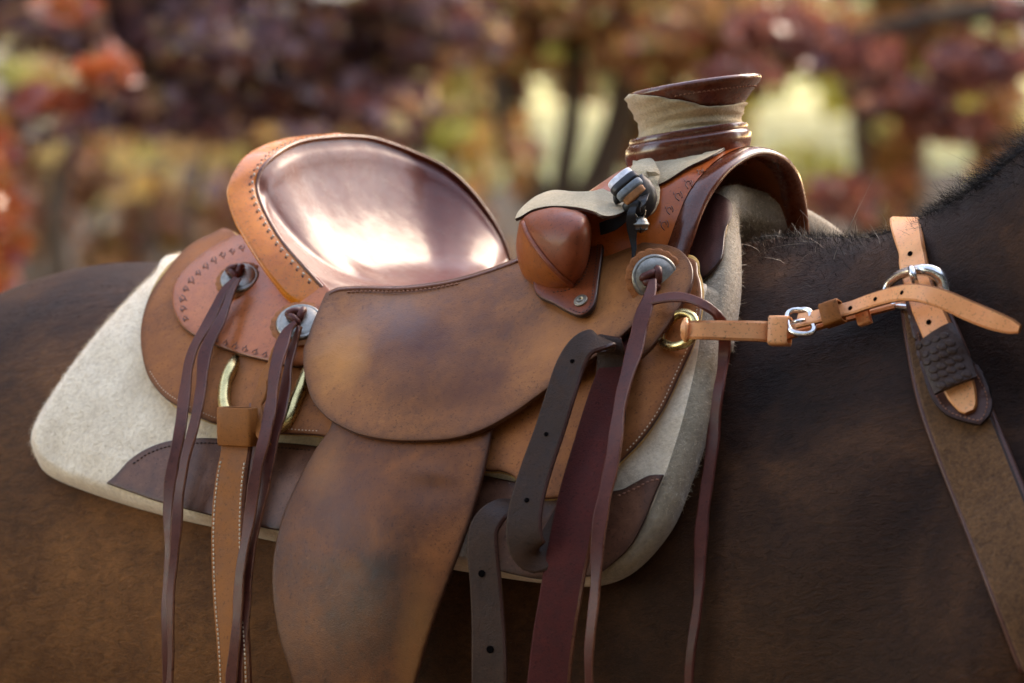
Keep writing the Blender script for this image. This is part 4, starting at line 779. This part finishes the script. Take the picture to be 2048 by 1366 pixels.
hairs('stray_hair', R_, d_, g.uniform(.012, .035, n), M['hairp'], horse, .0005, 1.0, 3)
n = 16000; s_ = g.uniform(.44, .68, n) ; t_ = g.normal(0, .022, n); R_ = top_points(s_, t_)
d_ = Z * .45 - A * .3 - N * .35 + N * (t_ * 8)[:, None] + g.normal(0, .25, (n, 3)) + (np.sin(s_ * 210 + 3 * np.sin(s_ * 77)) * .45)[:, None] * A + (np.sin(s_ * 160 + t_ * 90) * .3)[:, None] * N; d_ /= np.linalg.norm(d_, axis=1, keepdims=True)
hairs('mane', R_, d_, g.uniform(.006, .028, n) * np.clip((s_ - .42) / .06, .3, 1), M['hair'], horse, .00035, .8, 4)
def fuzz(o, n, l0, l1, mat, parent, seed, keep):
    gg = np.random.default_rng(seed); me = o.data; co = np.empty(len(me.vertices) * 3); me.vertices.foreach_get('co', co); co = co.reshape(-1, 3); no = np.empty_like(co.reshape(-1)); me.vertices.foreach_get('normal', no); no = no.reshape(-1, 3)
    me.calc_loop_triangles(); tr_ = np.empty(len(me.loop_triangles) * 3, np.int32); me.loop_triangles.foreach_get('vertices', tr_); tr_ = tr_.reshape(-1, 3)
    ar = np.linalg.norm(np.cross(co[tr_[:, 1]] - co[tr_[:, 0]], co[tr_[:, 2]] - co[tr_[:, 0]]), axis=1) * keep(co[tr_[:, 0]]); k_ = gg.choice(len(tr_), n, p=ar / ar.sum())
    w_ = gg.dirichlet((1, 1, 1), n); r0 = (co[tr_[k_]] * w_[..., None]).sum(1); d = no[tr_[k_, 0]] * .6 + gg.normal(0, .7, (n, 3)); d /= np.linalg.norm(d, axis=1, keepdims=True)
    return hairs('fuzz', r0, d, gg.uniform(l0, l1, n), mat, parent, .0003, .8, seed, 3)
fuzz(felt_o, 42000, .0015, .0048, M['felt'], felt_o, 5, lambda c: c[:, 2] > 1.29)
uu = g.uniform(-10, 2058, 90000); vv = g.uniform(290, 1376, 90000); ok = ~inside_poly(np.stack([uu, vv], -1), np.array(padO, float)) & ~((uu > 430) & (uu < 1440) & (vv < 700)); uu, vv = uu[ok], vv[ok]
hits = [hsurf.tree.ray_cast(Vector(CAM), Vector(d)) for d in rdir(uu, vv)]; hits = [h for h in hits if h[0] is not None]
R_ = np.array([h[0] for h in hits]); n_ = np.array([h[1] for h in hits]); n = len(R_)
comb = -A * .8 - Z * .55 + (np.sin(R_[:, 0] * 9 + R_[:, 2] * 13) * .25)[:, None] * Z; comb = comb - n_ * (comb * n_).sum(1)[:, None]
d_ = comb + n_ * .05 + g.normal(0, .07, (n, 3)); d_ /= np.linalg.norm(d_, axis=1, keepdims=True)
hairs('coat_hair', R_ - n_ * .0004, d_, g.uniform(.004, .008, n), M['coathair'], horse, .0004, .1, 8, 2)

# ------------------------------------------------------------------ the garden behind
def leafmat(name, stops, trans=.35, rough=.2):
    m, nt, b = newmat(name); L = nt.links; ge = nd(nt, 'ShaderNodeNewGeometry')
    c = ramp(nt, ge.outputs['Random Per Island'], stops); nt.nodes[-1] if False else None
    L.new(c, b.inputs['Base Color']); b.inputs['Roughness'].default_value = rough
    tr = nd(nt, 'ShaderNodeBsdfTranslucent'); L.new(c, tr.inputs['Color']); mx = nd(nt, 'ShaderNodeMixShader'); mx.inputs[0].default_value = trans
    L.new(b.outputs[0], mx.inputs[1]); L.new(tr.outputs[0], mx.inputs[2]); L.new(mx.outputs[0], nt.nodes['Material Output'].inputs[0])
    for n_ in nt.nodes:
        if n_.type == 'VALTORGB': n_.color_ramp.interpolation = 'CONSTANT'
    return m
M['lpurple'] = leafmat('purple maple leaves', [(0, (.24, .14, .16)), (.2, (.10, .062, .070)), (.38, (.34, .24, .29)), (.54, (.46, .24, .14)), (.74, (.30, .12, .105)), (.88, (.22, .14, .10)), (.94, (.80, .60, .28))], .5)
M['lbrown'] = leafmat('brown maple leaves', [(0, (0.421, 0.210, 0.068)), (.3, (0.203, 0.097, 0.041)), (.55, (0.608, 0.284, 0.103)), (.78, (0.439, 0.150, 0.097)), (.92, (0.800, 0.800, 0.303))], .45)
M['lred'] = leafmat('red maple leaves', [(0, (.24, .075, .055)), (.3, (.15, .055, .050)), (.55, (.36, .13, .085)), (.8, (.22, .10, .09)), (.93, (.65, .28, .16))], .45)
M['lgold'] = leafmat('golden leaves', [(0, (0.720, 0.440, 0.144)), (.3, (0.600, 0.264, 0.096)), (.55, (0.800, 0.581, 0.240)), (.8, (0.660, 0.546, 0.176))], .55)
M['lorange'] = leafmat('orange maple leaves', [(0, (.42, .10, .035)), (.35, (.28, .06, .03)), (.6, (.36, .16, .05)), (.85, (.55, .22, .10))])
M['lyellow'] = leafmat('yellow green leaves', [(0, (.55, .50, .10)), (.3, (.30, .26, .05)), (.5, (.72, .68, .18)), (.8, (.34, .20, .05)), (.9, (.80, .76, .40))], .55)
M['ltan'] = leafmat('tan shrub leaves', [(0, (0.325, 0.160, 0.074)), (.25, (0.450, 0.198, 0.116)), (.45, (0.175, 0.083, 0.053)), (.62, (0.525, 0.209, 0.137)), (.78, (0.350, 0.220, 0.068)), (.9, (0.800, 0.462, 0.252))], .45)
M['lgreen'] = leafmat('dark wood leaves', [(0, (.04, .045, .015)), (.4, (.07, .06, .02)), (.7, (.09, .05, .02))])
def bark():
    m, nt, b = newmat('brown bark'); tc = nd(nt, 'ShaderNodeTexCoord').outputs['Object']; mp = nd(nt, 'ShaderNodeMapping'); nt.links.new(tc, mp.inputs[0]); mp.inputs['Scale'].default_value = (1, 1, .25)
    n_ = noise(nt, mp.outputs[0], 30, 6, .65); nt.links.new(ramp(nt, n_, [(.3, (.035, .022, .014)), (.7, (.115, .068, .038))]), b.inputs['Base Color']); b.inputs['Roughness'].default_value = .9
    bp = nd(nt, 'ShaderNodeBump'); bp.inputs['Distance'].default_value = .02; nt.links.new(n_, bp.inputs['Height']); nt.links.new(bp.outputs[0], b.inputs['Normal']); return m
M['bark'] = bark()
def leaves(centers, count, size, seed):
    """leaf blades scattered through a set of ellipsoids: (centre, radii)"""
    gg = np.random.default_rng(seed); vol = np.array([np.prod(r) ** .7 for _, r in centers]); k = gg.choice(len(centers), count, p=vol / vol.sum())
    C_ = np.array([c for c, _ in centers])[k]; R2 = np.array([r for _, r in centers])[k]
    d = gg.normal(size=(count, 3)); d /= np.linalg.norm(d, axis=1, keepdims=True); p = C_ + d * R2 * (gg.uniform(0, 1, (count, 1)) ** .45)
    x = gg.normal(size=(count, 3)); x[:, 2] *= .5; x /= np.linalg.norm(x, axis=1, keepdims=True); y = np.cross(x, gg.normal(size=(count, 3))); y /= np.linalg.norm(y, axis=1, keepdims=True); z = np.cross(x, y)
    s = size * gg.uniform(.5, 1.7, (count, 1))
    V = np.stack([p - x*s*.5, p - y*s*.42 + z*s*.10 + x*s*.05, p + x*s*.62, p + y*s*.42 + z*s*.10 + x*s*.05], 1).reshape(-1, 3)
    b = (np.arange(count) * 4)[:, None]; Fc = np.concatenate([b + np.array([0, 1, 2]), b + np.array([0, 2, 3])]); return V, Fc
def leafmesh(name, V, Fc, mat, parent):
    me = bpy.data.meshes.new(name); me.vertices.add(len(V)); me.vertices.foreach_set('co', V.reshape(-1)); me.loops.add(len(Fc) * 3); me.loops.foreach_set('vertex_index', Fc.reshape(-1).astype(np.int32))
    me.polygons.add(len(Fc)); me.polygons.foreach_set('loop_start', (np.arange(len(Fc)) * 3).astype(np.int32)); me.update(); me.validate(); me.materials.append(mat)
    o = bpy.data.objects.new(name, me); col.objects.link(o); parent_to(o, parent); o['kind'] = 'stuff'; return o
def tree(name, label, cat, base, stems, clusters, count, size, mat, seed, group=None):
    """stems: lists of (x, y, z, radius); clusters: (u, v, depth, radius_u px, radius_v px, radius_depth m)"""
    e = empty(name, base, label, cat, group)
    parts = [tube(None, cr(np.array([q[:3] for q in st]), 14), np.interp(np.linspace(0, 1, 14), np.linspace(0, 1, len(st)), [q[3] for q in st]), None, sides=10) for st in stems]
    if parts: mesh('trunk', *join(parts), M['bark'], e)
    cl = [(Pd(u, v, k), np.array([ru * k / FPX, rd, rv * k / FPX])) for u, v, k, ru, rv, rd in clusters]
    if cl: leafmesh('crown', *leaves(cl, count, size, seed), mat, e)
    return e
def gp(u, k, z=0.0):                   # ground point below the line of sight u at depth k
    p = Pd(u, 400, k); return np.array([p[0], p[1], z])
def stem(pts, k, rs, kd=None):
    P = [Pd(u, v, k) for u, v in pts]; return [(*p, r) for p, r in zip(P, rs)]
def trunk_from(u, k, pts, rs, top=None):
    b = gp(u, k); out = [(*b, rs[0])] + [(*Pd(a_, v_, k), r) for (a_, v_), r in zip(pts, rs[1:])]
    if top: out.append(top)
    return out
# ground with a sunlit lawn
def ground():
    m, nt, b = newmat('leaf litter'); tc = nd(nt, 'ShaderNodeTexCoord').outputs['Object']
    a_ = noise(nt, tc, 1.2, 6, .65); f = noise(nt, tc, 9, 5, .7)
    c = mix(nt, .5, ramp(nt, a_, [(.3, (.045, .027, .015)), (.5, (.08, .046, .025)), (.7, (.11, .068, .030))]), ramp(nt, f, [(.3, (.028, .016, .009)), (.5, (.085, .046, .025)), (.68, (.18, .10, .05))]))
    nt.links.new(c, b.inputs['Base Color']); b.inputs['Roughness'].default_value = .95
    a2 = np.linspace(0, 2 * math.pi, 64, endpoint=False); V = np.stack([160 * np.cos(a2), 160 * np.sin(a2), 0 * a2], -1)
    o = mesh('ground', V, [tuple(range(64))], m, None, False); o['kind'] = 'structure'
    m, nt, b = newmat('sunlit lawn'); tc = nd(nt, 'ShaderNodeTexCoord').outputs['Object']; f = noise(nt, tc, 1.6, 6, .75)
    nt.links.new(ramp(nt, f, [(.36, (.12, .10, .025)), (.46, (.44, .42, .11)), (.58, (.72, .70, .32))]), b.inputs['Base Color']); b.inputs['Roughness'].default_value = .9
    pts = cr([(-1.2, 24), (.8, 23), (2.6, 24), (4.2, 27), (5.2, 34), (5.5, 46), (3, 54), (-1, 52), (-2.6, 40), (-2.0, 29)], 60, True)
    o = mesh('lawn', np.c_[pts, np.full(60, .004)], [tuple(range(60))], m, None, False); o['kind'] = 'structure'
ground()
tree('maple_tree', 'dark purple maple with low hanging foliage at upper left behind the cantle', 'tree', tuple(gp(-500, 10)),
     [trunk_from(-500, 10, [(-480, 500), (-420, 100), (-380, -300)], [.12, .10, .09, .07]), stem([(-430, 150), (-150, 60), (250, 110), (640, 210)], 10, [.05, .035, .022, .008]), stem([(-420, 100), (0, -60), (420, -20), (880, 60)], 10, [.05, .035, .022, .008])],
     [(150, 40, 10, 230, 70, .6), (480, 60, 10, 230, 90, .7), (330, 190, 10, 190, 60, .5), (620, 170, 10.3, 230, 70, .6), (820, 60, 10.5, 200, 80, .6), (90, 240, 9.6, 140, 35, .4), (760, 215, 10, 130, 35, .4), (430, 245, 9.8, 90, 30, .3), (250, -160, 10, 600, 90, .8), (800, -120, 10, 300, 60, .8)], 11000, .046, M['lpurple'], 21)
tree('maple_shrub', 'orange red maple shrub glowing at the left edge of the picture', 'shrub', tuple(gp(-40, 8.5)),
     [trunk_from(-60, 8.5, [(-40, 500), (0, 300), (30, 180)], [.04, .035, .03, .02])], [(215, 140, 8.6, 50, 32, .2), (130, 5, 8.6, 50, 25, .2), (0, 300, 8.4, 26, 90, .2), (0, 480, 8.4, 28, 120, .2), (90, 200, 8.6, 90, 24, .2)], 420, .050, M['lorange'], 22)
tree('maple_tree', 'brown leaved maple with several slim stems fanning out behind the pommel', 'tree', tuple(gp(1130, 13)),
     [trunk_from(1120, 13, [(1118, 480), (1120, 400), (1143, 250), (1150, 60), (1140, -200)], [.06, .05, .045, .034, .03, .026]), trunk_from(1150, 13, [(1150, 480), (1180, 400), (1235, 260), (1270, 80), (1320, -200)], [.07, .06, .055, .05, .045, .04]), trunk_from(1090, 13, [(1092, 480), (1070, 410), (1020, 250), (1000, 60), (960, -200)], [.07, .06, .055, .05, .045, .04]), trunk_from(1300, 13.4, [(1310, 480), (1320, 300), (1335, 100), (1350, -200)], [.06, .05, .05, .045, .04])],
     [(1000, 60, 13, 90, 90, .6), (1300, 90, 13, 130, 80, .6), (1130, -40, 13, 220, 60, .7), (1420, 40, 13, 170, 60, .6), (1560, 60, 13, 200, 90, .6), (1110, 40, 13, 160, 40, .5), (1290, 300, 13.3, 40, 150, .3), (1040, 300, 12.6, 30, 90, .3)], 5200, .050, M['lbrown'], 23)
tree('oak_tree', 'tree with broad dark brown trunk right of the horn', 'tree', tuple(gp(1790, 16)),
     [trunk_from(1780, 16, [(1785, 450), (1775, 250), (1760, 60), (1740, -300)], [.17, .15, .14, .13, .12]), stem([(1770, 160), (1650, 60), (1500, -80)], 16, [.07, .05, .03])],
     [(1500, 20, 15, 220, 60, .8), (1700, 60, 15, 160, 90, .7), (1900, 80, 15, 150, 120, .7), (1800, -120, 15, 400, 70, 1.0), (1790, 330, 15.6, 40, 140, .4), (2010, 280, 15, 50, 160, .5)], 6000, .062, M['lbrown'], 24)
tree('maple_tree', 'red and pink maple branches drooping across the right background', 'tree', tuple(gp(2350, 10)),
     [trunk_from(2350, 10, [(2330, 480), (2280, 150), (2240, -250)], [.09, .08, .07, .05]), stem([(2260, 50), (2000, 20), (1750, 60), (1550, 130)], 10, [.04, .028, .016, .007]), stem([(2280, 180), (2050, 280), (1900, 250), (1700, 170)], 10, [.03, .02, .014, .006])],
     [(1560, 60, 10, 110, 40, .3), (1690, 110, 10, 120, 34, .3), (1800, 190, 10, 110, 30, .3), (1900, 250, 10, 90, 26, .3), (1480, 150, 10.4, 80, 30, .3), (2010, 28, 10, 34, 26, .15), (1680, 400, 10.3, 70, 40, .25), (1950, 130, 10, 110, 40, .3)], 1900, .046, M['lred'], 25)
tree('yellow_shrub', 'loose yellow green shrub left of the bucking roll', 'shrub', tuple(gp(900, 17)),
     [trunk_from(900, 17, [(905, 450), (890, 250), (850, 80)], [.03, .03, .02, .012])], [(775, 110, 17, 50, 50, .4), (880, 170, 17, 40, 45, .4), (960, 330, 17, 36, 80, .4), (920, 270, 17, 60, 30, .4), (960, 130, 17, 30, 25, .3), (840, 30, 17, 26, 26, .3), (720, 60, 17, 60, 30, .4)], 330, .10, M['lyellow'], 26)
tree('yellow_shrub', 'small yellow green shrub behind the orange maple at far left', 'shrub', tuple(gp(100, 16)),
     [trunk_from(100, 16, [(105, 450), (100, 250), (90, 140)], [.03, .03, .02, .012])], [(60, 145, 16, 60, 30, .4), (200, 110, 16, 60, 24, .4), (450, 60, 16, 50, 20, .4)], 150, .10, M['lyellow'], 27)
gh = np.random.default_rng(61)
hcl = [(gh.uniform(-60, 960), gh.uniform(240, 520), gh.uniform(17, 20), gh.uniform(50, 110), gh.uniform(30, 60), .4) for _ in range(34)]
tree('hedge', 'low russet tan hedge behind the rump', 'hedge', tuple(gp(300, 19)),
     [trunk_from(u, 19, [(u, 420), (u + 8, 300)], [.03, .025, .02]) for u in (60, 200, 340, 480, 640)], hcl, 5200, .075, M['ltan'], 28)
pcl = [(gh.uniform(-60, 700), gh.uniform(200, 420), gh.uniform(12, 14), gh.uniform(30, 80), gh.uniform(18, 40), .3) for _ in range(14)]
tree('maple_shrub', 'dark purple maple shrub with pinkish leaves low at the left', 'shrub', tuple(gp(250, 13)),
     [trunk_from(u, 13, [(u, 460), (u + 20, 340), (u + 40, 240)], [.03, .025, .02, .01]) for u in (120, 380)], pcl, 1300, .052, M['lpurple'], 62)
tree('beech_sapling', 'thin sapling with sparse golden brown leaves in front of the sunlit lawn', 'tree', tuple(gp(1400, 20)),
     [trunk_from(1400, 20, [(1395, 420), (1410, 250), (1420, 100)], [.03, .028, .024, .015])],
     [(1090, 110, 20, 110, 40, .6), (1180, 150, 20, 80, 60, .6), (1420, 240, 20, 90, 120, .6), (1560, 400, 20, 160, 30, .6), (950, 220, 20, 110, 120, .6), (830, 260, 20, 80, 60, .5)], 1900, .085, M['lbrown'], 29)
tree('birch_tree', 'slender birch with scattered golden leaves high behind the horn', 'tree', tuple(gp(1480, 17)),
     [trunk_from(1480, 17, [(1470, 450), (1460, 250), (1450, 50), (1440, -200)], [.05, .045, .04, .035, .03])],
     [(1000, 60, 17, 120, 70, .8), (1130, 60, 17, 90, 60, .8), (1300, 110, 17, 120, 90, .8), (1500, 130, 17, 150, 90, .8), (1700, 120, 17, 150, 100, .8), (1900, 170, 17, 140, 130, .8), (1980, 320, 17, 60, 60, .5), (700, 90, 17, 160, 80, .8), (420, 120, 17, 150, 80, .8), (1620, 330, 17, 60, 50, .6)], 800, .105, M['lyellow'], 30)
tree('golden_shrub', 'sparse golden leaved shrub scattered through the left background', 'shrub', tuple(gp(520, 15)),
     [trunk_from(u, 15, [(u, 460), (u + 15, 300), (u - 10, 120)], [.025, .022, .018, .01]) for u in (300, 560, 820)],
     [(120, 150, 15, 120, 60, .6), (330, 200, 15, 150, 70, .6), (470, 80, 15, 120, 50, .6), (600, 200, 15, 130, 60, .6), (780, 130, 15, 110, 80, .6), (880, 200, 15, 80, 80, .5), (300, 330, 15, 300, 130, .8), (960, 300, 15, 50, 120, .4)], 170, .085, M['lgold'], 31)
# unseen tall crowns added so the seat mirrors less bright sky
gg = np.random.default_rng(50); nW = 2600; az = np.radians(gg.uniform(20, 170, nW)); rad = gg.uniform(26, 36, nW); hz = 2.4 + 8 * gg.uniform(0, 1, nW)
cw = [(np.array([r_ * math.cos(a_), r_ * math.sin(a_), z_]), np.array([1.0, 1.0, .8])) for a_, r_, z_ in zip(az, rad, hz)]
o = leafmesh('crown_screen', *leaves(cw, nW * 3, .9, 51), M['lbrown'], None); tag(o, 'unseen tall brown tree crowns added beyond the lawn to darken reflections', 'sky_screen', kind='stuff')
gg = np.random.default_rng(55); nW = 1700; az = np.radians(gg.uniform(66, 168, nW)); rad = gg.uniform(15, 20, nW); hz = 3.2 + 10.5 * gg.uniform(0, 1, nW) ** 1.1
cw = [(np.array([r_ * math.cos(a_), r_ * math.sin(a_), z_]), np.array([.9, .9, .7])) for a_, r_, z_ in zip(az, rad, hz)]
o = leafmesh('canopy_screen', *leaves(cw, nW * 3, .62, 56), M['lbrown'], None); tag(o, 'unseen high canopy added to darken reflections in the seat', 'sky_screen', kind='stuff')  # canopy out of view, added to darken the lower seat's reflection
# unseen foliage ring added to cut low sky light around the camera
gg = np.random.default_rng(40); nW = 8000; az = np.radians(gg.uniform(200, 374, nW)); rad = gg.uniform(9.5, 13, nW); hz = 10.5 * gg.uniform(0, 1, nW) ** .8
cw = [(np.array([r_ * math.cos(a_), r_ * math.sin(a_) - 1.0, z_ + .2]), np.array([.5, .5, .4])) for a_, r_, z_ in zip(az, rad, hz)]
o = leafmesh('sky_screen', *leaves(cw, nW * 3, .42, 41), M['lgreen'], None); tag(o, 'unseen dark foliage ring added to block low sky light', 'sky_screen', kind='stuff')
